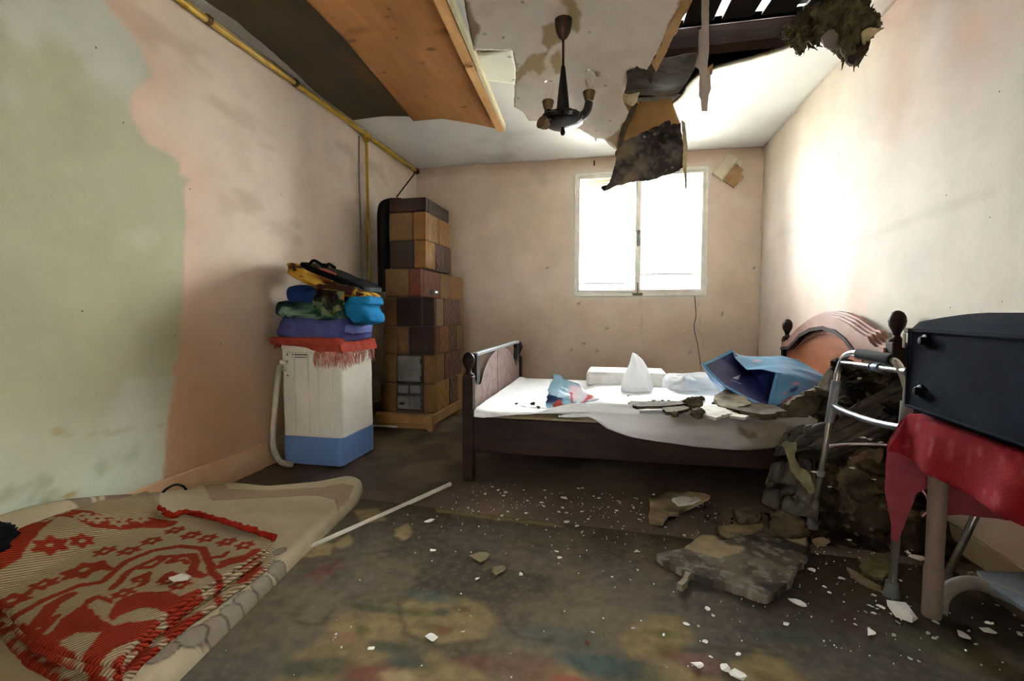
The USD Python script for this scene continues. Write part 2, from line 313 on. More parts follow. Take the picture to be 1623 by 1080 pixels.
# --- ceiling with the hole torn in it
hole_px = [(1330, -160), (1342, -40), (1340, 20), (1318, 45), (1262, 57), (1240, 66), (1185, 83), (1132, 97), (1106, 108), (1088, 128), (1078, 146), (1063, 158), (1030, 160), (1000, 150), (940, 120), (880, 90), (850, 40), (850, -160)]
holeP = rag(Polygon(plan(hole_px, ZC)), .03, .012, 3)
room = Polygon([(XL, YF), (XR, YF), (XR, YB), (XL, YB)])
cp = room.difference(holeP)
v, f, nb = [], [], 0
def fill_holed(poly, step):
    rings = [poly.exterior] + list(poly.interiors)
    b = np.vstack([np.array(r.segmentize(step).coords)[:-1] for r in rings])
    x0, y0, x1, y1 = poly.bounds; gx, gy = np.meshgrid(np.arange(x0, x1, step), np.arange(y0, y1, step))
    g = np.stack([gx.ravel(), gy.ravel()], 1); g = g[shapely.contains_xy(poly.buffer(-.4 * step), g[:, 0], g[:, 1])]
    v = np.vstack([b, g]); d = Delaunay(v).simplices; c = v[d].mean(1); d = d[shapely.contains_xy(poly, c[:, 0], c[:, 1])]
    a = v[d]; ar = (a[:, 1, 0] - a[:, 0, 0]) * (a[:, 2, 1] - a[:, 0, 1]) - (a[:, 1, 1] - a[:, 0, 1]) * (a[:, 2, 0] - a[:, 0, 0])
    d[ar > 0] = d[ar > 0][:, ::-1]                # faces look down
    return v, d
v, f = fill_holed(cp, .03)
sagz = .05 * np.exp(-shapely.distance(shapely.points(v[:, 0], v[:, 1]), holeP) / .18) * (np.abs(v[:, 0] - XR) > .03)
Pc = np.column_stack([v, ZC - sagz * (v[:, 1] > 2)])
m = solid(v, f, Pc, .02); Q = np.vstack([v, v])
col = np.ones((len(Q), 3)) * S('#e6e3de')
col = over(col, sstep(.5, .75, fbm(P3(Q, 1.4), 4, 91)) * sstep(-.2, -1.2, Q[:, 0]), '#b9b4ae', .8)
col = over(col, sstep(.06, .01, shapely.distance(shapely.points(Q[:, 0], Q[:, 1]), holeP)), '#b3a88f', .8)
col[len(v):] = S('#6a5a48')
struct('ceiling', m, paint_ceil, col=col)
tag(stage.GetPrimAtPath('/World/ceiling'), 'white plaster ceiling torn open above the bed')
# --- roof over it: boards with gaps, purlin beam, gable
dark_wood = mat('roof_board_wood', '#1b1715', rough=.85, var=.3, scale=3, aniso=(6, .6, 6))
beam_wood = mat('beam_wood', '#3a2519', rough=.8, var=.35, scale=3, aniso=(.7, 6, 6), bump=.002, bscale=8)
roofx = thing('roof', 'dark roof boards with light showing through the gaps', None, kind='structure')
def roof_z(y): return 2.83 + .144 * (y - 1.2) if y > 1.2 else 2.83
YR = 4.05                                          # the boards end above the purlin, a gap lets the sky in
nb_ = 0; x = XL - WT; rnd = random.Random(5)
while x < XR + WT:
    w = .22
    gap = .06 if .15 < x < 1.25 else .004
    zc0, zc1 = roof_z(1.2), roof_z(YR)
    b = box(x, min(x + w, XR + WT), 0, 1, 0, .022, .003); vv = np.array(b.vertices)
    yy = 1.2 + (YR - 1.2) * vv[:, 1]; vv = np.column_stack([vv[:, 0], yy, zc0 + (zc1 - zc0) * vv[:, 1] + vv[:, 2]])
    obj('roof_board', T(vv, b.faces), dark_wood, roofx); x += w + gap
obj('tar_paper', [box(XL - WT, XR + WT, YF - WT, 1.2, 2.84, 2.87, 0)], dark_wood, roofx)
# sheet cover: closes the roof except for a strip above the visible gaps
def rs(x0, x1, y0, y1, dz):
    b = box(x0, x1, 0, 1, 0, .02, 0); vv = np.array(b.vertices); y = y0 + (y1 - y0) * vv[:, 1]
    z = np.array([roof_z(q) for q in y]); return T(np.column_stack([vv[:, 0], y, z + dz + vv[:, 2]]), b.faces)
obj('roof_sheet', [rs(XL - WT, XR + WT, 1.15, 3.6, .05), rs(XL - WT, .1, 3.6, YR, .05), rs(1.3, XR + WT, 3.6, YR, .05)], dark_wood, roofx)
zr = roof_z(YR)
obj('back_slope', T([[XL - WT, YR - .03, zr + .02], [XR + WT, YR - .03, zr + .02], [XR + WT, YB + WT, 3.2], [XL - WT, YB + WT, 3.2]], [[0, 1, 2], [0, 2, 3], [2, 1, 0], [3, 2, 0]]), dark_wood, roofx)
obj('gable', [T([[XR + .2, YF - WT, 2.6], [XR + .2, YB + WT, 2.6], [XR + .2, YB + WT, 3.3], [XR + .2, YR, zr + .05], [XR + .2, 1.2, 2.86], [XR + .2, YF - WT, 2.86]], [[0, 1, 2], [0, 2, 3], [0, 3, 4], [0, 4, 5]])], dark_wood, roofx)
bx = obj('roof_beam', box(XL - .2, XR + .2, 3.70, 3.82, 2.88, 3.03, .008), beam_wood, label='thick brown roof beam seen through the ceiling hole', cat='beam')
# ------------------------------------------------------------------ window
white_paint = mat('window_white_paint', '#d8d6cc', rough=.55, var=.1, scale=9, c2='#ece9e2', spec=.3)
old_metal = mat('aged_lock_metal', '#6d675c', rough=.5, metal=.5, var=.3)
glass = usdkit.material(stage, '/World/Looks/pane_glass', {'t': ('transparent_bsdf', {'color': (.96, .98, .97)}), 'g': ('glossy_bsdf', {'roughness': .02}), 'f': ('fresnel', {'IOR': 1.45}), 'm': ('mix_closure', {})},
                        [('f.fac', 'm.fac'), ('t.BSDF', 'm.closure1'), ('g.BSDF', 'm.closure2')], surface='m.closure')
w = thing('window_1', 'white painted double casement window with rough chipped frame', None, kind='structure')
y0, y1 = YB - .012, YB + .06
fr = .030
obj('frame', [box(WX0 - .02, WX0 + fr - .02, y0, y1, WZ0 - .01, WZ1 + .01), box(WX1 - fr + .02, WX1 + .02, y0, y1, WZ0 - .01, WZ1 + .01), box(WX0, WX1, y0, y1, WZ0 - .02, WZ0 + .020), box(WX0, WX1, y0, y1, WZ1 - .018, WZ1 + .015)], white_paint, w)
XM = .257
for a, b, zb in ((WX0 + .008, XM - .002, .05), (XM + .002, WX1 - .008, .05)):
    s = obj('sash', [box(a, a + .028, y0 + .004, y1 - .01, WZ0 + .02, WZ1 - .018), box(b - .028, b, y0 + .004, y1 - .01, WZ0 + .02, WZ1 - .018), box(a, b, y0 + .006, y1 - .012, WZ0 + .02, WZ0 + .05), box(a, b, y0 + .006, y1 - .012, WZ1 - .045, WZ1 - .018)], white_paint, w)
    obj('pane', box(a + .024, b - .024, y0 + .03, y0 + .034, WZ0 + .045, WZ1 - .04, 0), glass, s)
obj('meeting_strip', box(XM - .022, XM + .022, y0 - .012, y0 + .006, WZ0 + .04, WZ1 - .03, .006), white_paint, w)
obj('glazing_bar', box(WX0 + .034, XM - .028, y0 + .024, y0 + .042, 1.312, 1.326, .003), white_paint, w); obj('glazing_bar', box(XM + .028, WX1 - .034, y0 + .024, y0 + .042, 1.40, 1.414, .003), white_paint, w)
h = obj('latch', [box(XM - .018, XM + .018, y0 - .03, y0 - .01, 1.70, 1.86, .006), tube(spline([(XM, y0 - .03, 1.80), (XM, y0 - .055, 1.80), (XM - .012, y0 - .06, 1.74), (XM - .008, y0 - .058, 1.69)]), .009)], old_metal, w)
obj('bolt', [box(XM - .05, XM + .05, y0 - .022, y0 - .004, WZ0 - .012, WZ0 + .012, .004), tube([(XM, y0 - .02, WZ0), (XM, y0 - .02, WZ0 + .12)], .006)], old_metal, w)
for x in (WX0 - .016, WX1 + .016):
    for z in (1.33, 2.3): obj('hinge', tube([(x, y0 - .012, z - .04), (x, y0 - .012, z + .04)], .009), white_paint, w)
obj('sill', box(WX0 - .03, WX1 + .03, YB + .06, YB + WT + .03, WZ0 - .03, WZ0 + .0), white_paint, w)
slat_m = mat('blind_slat', '#cdbfa6', rough=.6)
bl = thing('roller_blind', 'bunched cream blind slats at the top of the left window sash', 'blind', (0, 0, 0))
for i in range(5):
    z = WZ1 - .085 - i * .024; obj('slat', box(WX0 + .075, XM - .05, y1 + .012, y1 + .03, z - .010, z + .010, .003), slat_m, bl)
obj('headrail', box(WX0 + .07, XM - .045, y1 - .005, y1 + .035, WZ1 - .075, WZ1 - .03), slat_m, bl)
# ------------------------------------------------------------------ things on the back wall
cream = mat('aged_cream_plastic', '#cfc9b0', rough=.45, spec=.4); cardboard = mat('torn_fibreboard', '#8f6c48', rough=.9, c2='#b3936a', scale=14, bump=.003, bscale=40)
vb = rot_thing('vent_cover', 'broken cream vent cover hanging askew on the back wall right of the window', 'vent cover', (at(1160, 275, Y=YB)[0], YB - .025, at(1160, 275, Y=YB)[2]), 0, 38, 0)
obj('rail', [box(-.15, -.045, -.014, .014, -.115, .115), box(-.155, -.14, -.022, .014, -.12, .12), box(-.05, -.03, -.022, .006, -.12, .12)], cream, vb)
obj('backboard', box(-.14, .03, .012, .02, -.11, .14), cream, vb)
m, q = plate(rag([(-.03, -.11), (.1, -.11), (.105, .02), (.075, .03), (.06, .075), (-.03, .08)], .012, .012, 5, 40), .02, lambda v: np.column_stack([v[:, 0], -.012 - .012 * fbm(P3(v, 30), 3, 2), v[:, 1]]), .012)
obj('torn_board', m, cardboard, vb, label='torn brown fibreboard corner')
obj('wire', tube(spline([(-.05, 0, .12), (-.02, -.012, .17), (.03, -.006, .19), (.05, 0, .22)]), .003, 6), cream, vb)
p = at(942, 258, Y=YB)
tag(obj('wall_hook', [box(p[0] - .008, p[0] + .008, YB - .012, YB, p[2] - .03, p[2] + .02), tube(spline([(p[0], YB - .01, p[2] - .02), (p[0], YB - .04, p[2] - .04), (p[0], YB - .045, p[2] - .015)]), .005, 8)], old_metal), 'small metal hook on the back wall above the left window sash', 'hook')
# ------------------------------------------------------------------ gas pipe
yellow = mat('yellow_gas_paint', '#b8921f', rough=.4, var=.18, scale=12, spec=.5); rust = mat('rusty_clamp', '#5b4020', rough=.7, metal=.3)
gp = thing('gas_pipe', 'yellow painted gas pipe running along the top of the left wall', 'pipe', (0, 0, 0))
px_, pz_ = XL + .036, 2.588
obj('main_pipe', tube([(px_, YF + .05, pz_), (px_, 2.0, pz_ - .004), (px_, 4.0, pz_), (px_, 5.12, pz_)], .019, 16), yellow, gp)
obj('end_cap', [lathe([(0, 0), (.027, 0), (.027, .05), (.02, .06), (0, .06)], 14, (0, 0, 0))], rust, gp).GetPrim()
e = UsdGeom.Xformable(stage.GetPrimAtPath(str(gp.GetPath()) + '/end_cap')); e.AddTranslateOp().Set(Gf.Vec3d(px_, 5.10, pz_)); e.AddRotateXYZOp().Set(Gf.Vec3f(-90, 0, 0))
yv = at(581, 226, X=px_)[1]
obj('tee_joint', [tube([(px_, yv - .05, pz_), (px_, yv + .05, pz_)], .026, 14), tube([(px_, yv, pz_), (px_, yv, pz_ - .06)], .02, 12)], yellow, gp)
obj('branch_pipe', tube([(px_, yv, pz_ - .03), (px_, yv + .005, 1.8), (px_, yv + .02, .85)], .0125, 12), yellow, gp, label='thin vertical branch')
for x, y in ((468, 140), (330, 40)):
    q = at(x, y, X=px_)[1]; obj('clamp', [tube([(px_, q - .014, pz_), (px_, q + .014, pz_)], .025, 12), box(XL + .002, px_, q - .01, q + .01, pz_ + .012, pz_ + .03)], rust, gp)
cab = mat('grey_cable', '#8d8377', rough=.6)
y_ = yv - .09
tag(obj('wall_cable', tube(spline([(XL + .008, y_ + .01, 2.55), (XL + .008, y_, 2.2), (XL + .008, y_ + .012, 1.7), (XL + .008, y_ + .03, 1.0)]), .008, 8), cab), 'grey cable running down the left wall beside the vertical yellow pipe', 'cable')
tag(obj('window_cable', tube(spline([at(1101, 470, Y=YB - .006), at(1103, 500, Y=YB - .006), at(1100, 520, Y=YB - .008), at(1106, 548, Y=YB - .006), at(1112, 590, Y=YB - .006)]), .004, 6), mat('dark_cable', '#4d463f', rough=.6)), 'thin dark cable hanging down the back wall below the right window sash', 'cable')
tag(obj('rod', tube([(px_ + .02, 5.02, pz_ - .06), at(629, 312, Y=4.55)], .007, 8), mat('black_iron', '#1d1a18', rough=.5, metal=.4)), 'thin dark rod from the pipe end down to the stove top', 'rod')
# ------------------------------------------------------------------ boards patched over the ceiling
ply_m = mat('plywood', '#a56a30', rough=.55, c2='#c48a4a', scale=2.2, aniso=(9, .8, 5), spec=.35)
# colours painted per vertex: knots, stains
ply_p = mat('plywood_painted', None, rough=.55, var=.22, scale=2.4, aniso=(9, .9, 5), spec=.35); hard_p = mat('hardboard', None, rough=.6, var=.3, scale=2.5, spec=.3)
Zp = 2.575
hb = Polygon(plan([(60, -220), (200, -70), (300, -8), (375, 42), (440, 95), (470, 122), (500, 150), (530, 172), (560, 194), (660, 190), (605, 122), (550, 60), (490, -5), (430, -90), (370, -220)], Zp))
pl = Polygon(plan([(360, -220), (420, -90), (482, -5), (545, 60), (598, 122), (655, 190), (700, 190), (795, 208), (697, -5), (652, -110), (600, -230)], Zp))
def hbf(v): return np.column_stack([v, Zp + .016 + .02 * np.sin((v[:, 0] + 2.1) / .55 * math.pi).clip(-.3, 1) + .006 * fbm(P3(v, 3), 2, 1)])
def plf(v): return np.column_stack([v, Zp - .006 + .022 * np.sin((v[:, 0] + 1.55) / .75 * math.pi).clip(-.2, 1)])
def flip(m): m.faces = m.faces[:, ::-1]; return m
def downplate(poly, step, fn, t):
    v, f, _ = fill(poly, step); f = f[:, ::-1]; return solid(v, f, fn(v), t), np.vstack([v, v])
m, q = downplate(rag(hb, .04, .006, 3), .05, hbf, .005)
col = np.ones((len(q), 3)) * S('#4a3a24'); col = over(col, sstep(.45, .7, fbm(P3(q * [1, 1], 2.2), 4, 3)), '#38291a', .8); col = over(col, sstep(.58, .72, fbm(P3(q * [2.5, .6], 2.2), 3, 9)), '#654a2c', .7)
tag(obj('hardboard_sheet', m, hard_p, col=col), 'dark brown hardboard sheet patching the ceiling next to the left wall', 'board')
m, q = downplate(pl, .018, plf, .009)
col = np.ones((len(q), 3)) * S('#a8713c'); col = over(col, sstep(.4, .7, fbm(P3(q * [1.5, .5], 2.0), 4, 13)), '#925f2f', .8)
r7 = np.random.default_rng(7)
for x, y, s in [(683, 82, .03), (735, 173, .024), (615, 19, .012), (676, 156, .012), (670, 105, .016), (608, 115, .016), (548, 66, .03), (560, 64, .02), (614, 33, .014), (629, 64, .012), (697, 118, .01), (725, 160, .01), (754, 162, .01), (712, 155, .008), (519, 28, .01), (530, 29, .01), (651, 13, .01), (708, 50, .03), (624, 50, .014), (741, 193, .012), (757, 196, .01), (726, 191, .012)]:
    c = at(x, y, Z=Zp)[:2]; col = over(col, blob(q, c, (s, s * .6), .5), '#4c2c14', .85)
for x, y in ((566, 52), (705, 55)): col = over(col, blob(warp(q, .03, 9), at(x, y, Z=Zp)[:2], (.09, .035), .7), '#7a4a22', .6)
tag(obj('plywood_sheet', m, ply_p, col=col), 'orange-brown plywood sheet with knots screwed over the ceiling', 'board')
pine = mat('pine_batten', '#b9854c', rough=.6, c2='#d3a268', scale=3, aniso=(6, .8, 6)); creamwood = mat('cream_painted_edge', '#cbbd98', rough=.7)
bt = thing('batten', 'pine batten nailed along the edge of the plywood sheet', 'batten', (0, 0, 0))
def bar(a, b, w, z0, z1):
    a, b = np.asarray(a, float), np.asarray(b, float); d = (b - a) / np.linalg.norm(b - a); n = np.array([-d[1], d[0]]) * w / 2
    return hull([(*q, z) for q in (a + n, a - n, b + n, b - n) for z in (z0, z1)])
zb = 2.535
A0, A1, A2 = [at(x, y, Z=zb)[:2] for x, y in ((652, -100), (745, 108), (793, 207))]
obj('upper_piece', bar(A0, A1 + (A1 - A0) * .05, .062, zb, zb + .034), pine, bt); obj('lower_piece', bar(A1 - (A1 - A0) * .03, A2, .05, zb - .012, zb + .012), pine, bt)
d_ = (A2 - A0) / np.linalg.norm(A2 - A0); n_ = np.array([d_[1], -d_[0]])
obj('cream_edge', bar(A0 + n_ * .045, A2 + n_ * .036, .018, zb - .004, zb + .05), creamwood, bt, label='cream painted edge strip')
wb = mat('white_board', None, rough=.8, var=.06)
m, q = downplate(rag(plan([(750, 82), (770, 84), (785, 79), (812, 79), (819, 115), (816, 133), (790, 130), (766, 128), (756, 100)], 2.60), .02, .004, 2), .02, lambda v: np.column_stack([v, np.full(len(v), 2.60)]), .012)
col = np.ones((len(q), 3)) * S('#dcd7c6'); col = over(col, blob(warp(q, .03, 12), at(775, 83, Z=2.6)[:2], (.1, .025), .5), '#8d7c5e', .8)
for x, y in ((753, 92), (760, 92), (806, 91), (814, 126)): col = over(col, blob(q, at(x, y, Z=2.6)[:2], .009, .4), '#3a3028', .9)
tag(obj('patch_board', m, wb, col=col), 'small white patch board screwed to the ceiling beside the pine batten', 'board')
# ------------------------------------------------------------------ sagging board that carries the lamp
SL = .235
def shz(v): return 2.615 - SL * np.maximum(v[:, 1] - 2.0, 0) + .018 * (fbm(P3(v, 2.2), 3, 4) - .5) - .03 * sstep(3.0, 3.7, v[:, 1]) * np.sin(v[:, 0] * 6)
def shp(x, y):
    d = ray(x, y); t = (2.615 + SL * 2.0 - EYE[2]) / (d[2] + SL * d[1]); return tuple((EYE + t * d)[:2])
sp = [shp(*p) for p in [(735, 0), (743, 40), (750, 79), (812, 79), (818, 112), (815, 150), (815, 170), (829, 178), (838, 192), (850, 194), (880, 203), (905, 207), (918, 209), (930, 217), (942, 224), (944, 231), (948, 224), (958, 224), (966, 233), (976, 238), (979, 222), (989, 194), (997, 178), (988, 160), (988, 148), (994, 130), (993, 112), (1008, 106), (1025, 111), (1034, 97), (1050, 64), (1069, 22), (1083, 0)]]
sp = sp + [(sp[-1][0] + .02, 2.0), (sp[-1][0] + .02, 1.75), (sp[0][0] - .1, 1.75), (sp[0][0] - .03, 2.0)]
m, q = downplate(rag(sp, .012, .006, 4, 45), .014, lambda v: np.column_stack([v, shz(v)]), .012)
n0 = len(q) // 2
peel = mat('peeling_plaster', None, rough=.85, var=.1, scale=6, bump=.0012, bscale=45, spec=.15)
col = np.ones((len(q), 3)) * S('#cbbfb4'); col = over(col, sstep(.5, .7, fbm(P3(q, 3.5), 4, 21)), '#b9aa98', .7)
for pl_, c in (([(864, 42), (883, 30), (892, 68), (868, 80), (857, 66)], '#94805c'), ([(822, 108), (842, 86), (868, 78), (862, 105), (856, 122), (848, 110), (836, 114), (819, 132)], '#a18a66'), ([(875, 86), (889, 80), (892, 117), (880, 120), (873, 104)], '#9c8662'),
               ([(884, 0), (908, -6), (922, 25), (914, 52), (904, 40), (898, 12)], '#96855f'), ([(716, -10), (742, 0), (748, 24), (762, 48), (751, 76), (738, 60)], '#7d6c50'), ([(942, 112), (954, 114), (952, 121), (941, 121)], '#927a55'), ([(1040, 100), (1052, 60), (1076, 0), (1095, 0), (1085, 10), (1058, 70)], '#8c744d'), ([(985, 120), (1000, 106), (1012, 110), (996, 118), (996, 150)], '#9a8560'), ([(960, 226), (985, 200), (1000, 178), (985, 236)], '#8a7453')):
    col = over(col, inside([shp(*p) for p in pl_], warp(q, .03, 14, 3), .006), c, .95)
for i in range(34):
    c = np.array([r7.uniform(-.9, .5), r7.uniform(2.2, 3.5)]); col = over(col, blob(q, c, r7.uniform(.003, .008), .5), '#5d4c38', .8)
col[n0:] = S('#6e5b41')
tag(obj('sagging_ceiling_board', m, peel, col=col), 'large sagging sheet of peeling plaster ceiling that carries the dark lamp', 'ceiling board')
# bits torn out along its right edge
flake_m = mat('torn_paper_edge', '#9b8763', rough=.9, c2='#c3b394', scale=9); dark_flake = mat('dark_torn_felt', '#3b3228', rough=.95, c2='#5c4d3b', scale=12)
def hang(name, px, Y, t, m, label, cat, amp=.006, seed=1, tilt=0.0, step=.02, colf=None, bulge=.0, parent=None):
    """A torn piece hanging in the room: outline px on the plane Y, leaning by tilt, with thickness t."""
    pts = [at(x, y, Y=Y)[[0, 2]] for x, y in px]; poly = rag(pts, .012, amp, seed, 40); zt = max(p[1] for p in pts); xm = np.mean([p[0] for p in pts])
    def fn(v):
        return np.column_stack([v[:, 0], Y + tilt * (v[:, 1] - zt) + bulge * (fbm(P3(v, 4), 3, seed) - .5), v[:, 1]])
    v, f, _ = fill(poly, step); mm = solid(v, f, fn(v), t); q = np.vstack([v, v])
    return tag(obj(name, mm, m, parent, col=colf(q) if colf else None), label, cat)
tan_c = lambda q: over(np.ones((len(q), 3)) * S('#b18a58'), sstep(.5, .75, fbm(P3(q, 5), 3, 31)), '#9a7444', .6)
for nm, lb, px_, m_, sd in (('torn_edge', 'brown torn cardboard edge along the right side of the sagging ceiling board', [(1084, -8), (1102, -8), (1082, 30), (1064, 66), (1048, 98), (1040, 112), (1033, 99), (1050, 64), (1069, 22)], cardboard, 61), ('torn_flap', 'dark torn flap hanging at the corner of the sagging ceiling board', [(1006, 103), (1024, 110), (1034, 100), (1042, 104), (1036, 118), (1033, 131), (1026, 126), (1018, 114)], dark_flake, 62), ('torn_curl', 'pale curl of torn paper in the notch of the sagging board', [(986, 146), (998, 149), (1013, 146), (1009, 160), (1002, 168), (991, 162)], flake_m, 63), ('torn_strip', 'dark ragged strip along the lower right edge of the sagging board', [(1004, 160), (1010, 165), (1005, 182), (995, 204), (987, 228), (978, 236), (982, 212), (992, 188), (999, 172)], dark_flake, 64)):
    hang(nm, px_, min(shp(*p)[1] for p in px_) + .006, .008, m_, lb, 'torn paper', amp=.010, seed=sd, bulge=.03, step=.012)
hang('hanging_fibreboard', [(985, 160), (1012, 163), (1063, 156), (1069, 172), (1076, 192), (1082, 225), (1040, 250), (980, 250), (970, 200)], 3.86, .01, peel, 'tan fibreboard hanging from the back edge of the ceiling hole', 'board', tilt=.05, colf=tan_c)
def mould(q):
    c = np.ones((len(q), 3)) * S('#3d3634'); n = fbm(P3(q, 7), 5, 33); c = over(c, sstep(.5, .68, n), '#6d6259', .9); c = over(c, sstep(.36, .27, n), '#1d1917', .9)
    x, z = q[:, 0], q[:, 1]; c = over(c, sstep(.56, .7, fbm(P3(q, 40), 3, 35)), '#8a7d70', .35); c = over(c, sstep(.3, .12, x) * sstep(.45, .62, fbm(P3(q, 9), 4, 36)), '#8d7a64', .8)
    for i in range(60): c = over(c, blob(q, (r7.uniform(.1, .65), r7.uniform(2.05, 2.5)), r7.uniform(.001, .003), .5), '#cfc8be', .7)
    return c
hang('mouldy_board', [(1000, 217), (1030, 205), (1052, 194), (1061, 190), (1063, 197), (1079, 195), (1083, 230), (1087, 262), (1070, 274), (1052, 278), (1040, 284), (1010, 288), (985, 292), (970, 297), (957, 302), (953, 298), (966, 290), (975, 262), (976, 240), (985, 226)], 3.74, .02, peel, 'black mouldy board hanging in front of the window top', 'board', amp=.012, colf=mould, bulge=.06, step=.016, tilt=.03)
hang('dangling_strip', [(1080, 190), (1086, 195), (1090, 232), (1088, 262), (1089, 280), (1089, 299), (1086, 299), (1085, 280), (1082, 262), (1083, 225)], 3.72, .006, flake_m, 'thin torn strip dangling along the right edge of the black mouldy board', 'strip', amp=.004)
ls = thing('lath_strip', 'long pale ragged strip hanging down from the roof through the hole', 'strip', (0, 0, 0))
hang('plaster_strip', [(1113, -75), (1127, -75), (1124, 0), (1124, 80), (1121, 108), (1126, 118), (1127, 140), (1123, 152), (1121, 176), (1112, 176), (1111, 158), (1108, 150), (1109, 118), (1108, 109), (1101, 104), (1104, 95), (1107, 84), (1107, 60), (1108, 48), (1112, 44), (1112, 0)], 2.85, .006, mat('pale_strip', '#b9aba0', rough=.85, var=.1), None, None, amp=.003, parent=ls)
hang('brown_flap', [(1120, 108), (1131, 100), (1128, 118), (1124, 121)], 2.87, .004, cardboard, None, None, amp=.003, parent=ls)
fp = mat('roofing_felt', '#4b463f', rough=.8, c2='#77706a', scale=3, aniso=(1.5, 9, 9), lo=.3, hi=.7)
C4 = [at(960, 150, Z=2.66), at(1070, 153, Z=2.66), at(1116, 92, Z=2.70), at(985, 84, Z=2.93)]
def feltf(uv):
    u, v = uv[:, :1], uv[:, 1:]; p = (1 - u) * (1 - v) * C4[0] + u * (1 - v) * C4[1] + u * v * C4[2] + (1 - u) * v * C4[3]
    p[:, 2] += .03 * np.sin(u[:, 0] * 5 + 3 * v[:, 0]) * v[:, 0] + .03 * (fbm(P3(uv, 3), 3, 2) - .5); return p
m, q = gridsheet(feltf, 30, 24, .006)
tag(obj('roofing_felt', m, fp), 'torn grey roofing felt sloping up inside the ceiling hole', 'felt')
# ------------------------------------------------------------------ clump of torn insulation at the right end of the hole
ins_m = mat('torn_insulation', '#2f2918', rough=.95, c2='#6b6144', scale=16, lo=.3, hi=.75, bump=.01, bscale=30)
cl = thing('insulation_clump', 'shaggy dark insulation clump hanging at the right end of the ceiling hole', 'insulation', (0, 0, 0))
def shag(center, r3, seed, nspk=60, sub=4, amp=.45):
    b = lump(r3, seed, sub, amp, 2.5, 5); g = np.random.default_rng(seed); ms = [moved(b, center)]
    for i in range(nspk):
        d = g.normal(size=3); d /= np.linalg.norm(d); base = np.asarray(center) + d * r3 * .75; tip = np.asarray(center) + d * r3 * g.uniform(1.0, 1.35) + [0, 0, -g.uniform(0, .025)]
        mid = (base + tip) / 2 + g.normal(size=3) * .012; ms.append(tube([base, mid, tip], [g.uniform(.008, .016), .007, .0015], 5))
    return join(ms)
def yat(x, y, Y): return at(x, y, Y=Y)
obj('tuft', shag(yat(1258, 50, 3.0), np.array([.06, .05, .05]), 3, 60), ins_m, cl)
obj('tuft', shag(yat(1266, 70, 3.0), np.array([.022, .025, .04]), 13, 40), ins_m, cl)
obj('tuft', shag(yat(1288, 38, 2.95), np.array([.10, .07, .10]), 4, 90), ins_m, cl)
obj('tuft', shag(yat(1330, 22, 2.85), np.array([.12, .08, .13]), 5, 120), ins_m, cl)
obj('tuft', shag(yat(1352, 45, 2.8), np.array([.07, .07, .16]), 6, 90), ins_m, cl)
obj('tuft', shag(yat(1372, 40, 2.78), np.array([.06, .05, .06]), 8, 60), ins_m, cl)
hang('plaster_flake', [(1302, 60), (1312, 48), (1326, 46), (1330, 60), (1328, 78), (1318, 79), (1306, 74)], 2.80, .006, mat('grey_plaster', '#8d8278', rough=.9), 'grey plaster flake', None, amp=.006, bulge=.04, parent=cl)
hang('brown_curl', [(1341, 92), (1352, 88), (1366, 80), (1374, 66), (1378, 70), (1370, 88), (1356, 97), (1352, 104), (1342, 99)], 2.7, .012, mat('rotten_wood', '#2e1b12', rough=.8), None, None, amp=.008, bulge=.05, parent=cl)
hang('pointed_flake', [(1366, 50), (1380, 42), (1390, 43), (1403, 43), (1393, 48), (1380, 60), (1372, 74), (1366, 70)], 2.72, .008, flake_m, None, None, amp=.006, bulge=.05, parent=cl)
hang('felt_flap', [(1270, 52), (1300, 40), (1325, 42), (1330, 66), (1340, 76), (1334, 95), (1328, 88), (1318, 80), (1302, 60), (1290, 68), (1282, 62), (1275, 66)], 2.88, .012, ins_m, None, None, amp=.014, bulge=.06, parent=cl)
# ------------------------------------------------------------------ lamp
bronze = mat('dark_bronze', '#3a2417', rough=.35, metal=.6, spec=.5); blackw = mat('black_lacquer', '#14100f', rough=.3, spec=.5, var=.3); brass = mat('dull_brass', '#6b5636', rough=.55, metal=.6)
clear = usdkit.material(stage, '/World/Looks/bulb_glass', {'p': ('principled_bsdf', {'transmission_weight': 1.0, 'roughness': .0, 'ior': 1.12, 'base_color': (.96, .95, .92)})}, [], surface='p.BSDF')
lx, ly = shp(893, 32); lz = float(shz(np.array([[lx, ly]]))[0])
L = thing('ceiling_lamp', 'dark wooden ceiling lamp with drooping arms hanging from the sagging plaster', 'ceiling lamp', (lx, ly, lz))
obj('canopy', lathe([(0, -.095), (.012, -.095), (.022, -.085), (.036, -.06), (.043, -.03), (.045, 0), (0, 0)], 24), bronze, L)
obj('rod', tube([(0, 0, -.09), (0, 0, -.24)], .0065, 10), bronze, L)
obj('stem', lathe([(0, -.47), (.036, -.47), (.033, -.44), (.028, -.38), (.02, -.31), (.011, -.235), (.008, -.225), (0, -.225)], 20), blackw, L)
sc = [(0, -.535), (.03, -.535), (.075, -.528), (.103, -.508), (.108, -.49), (.09, -.472), (.05, -.462), (0, -.46)]
hb_ = lathe(sc, 48); vv = np.array(hb_.vertices); a_ = np.arctan2(vv[:, 1], vv[:, 0]); k = 1 + .035 * np.cos(a_ * 18) * (np.hypot(vv[:, 0], vv[:, 1]) > .08); vv[:, :2] *= k[:, None]
obj('hub', T(vv, hb_.faces), blackw, L); obj('finial', lathe([(0, -.575), (.008, -.573), (.013, -.56), (.008, -.54), (.014, -.532), (0, -.53)], 14), bronze, L)
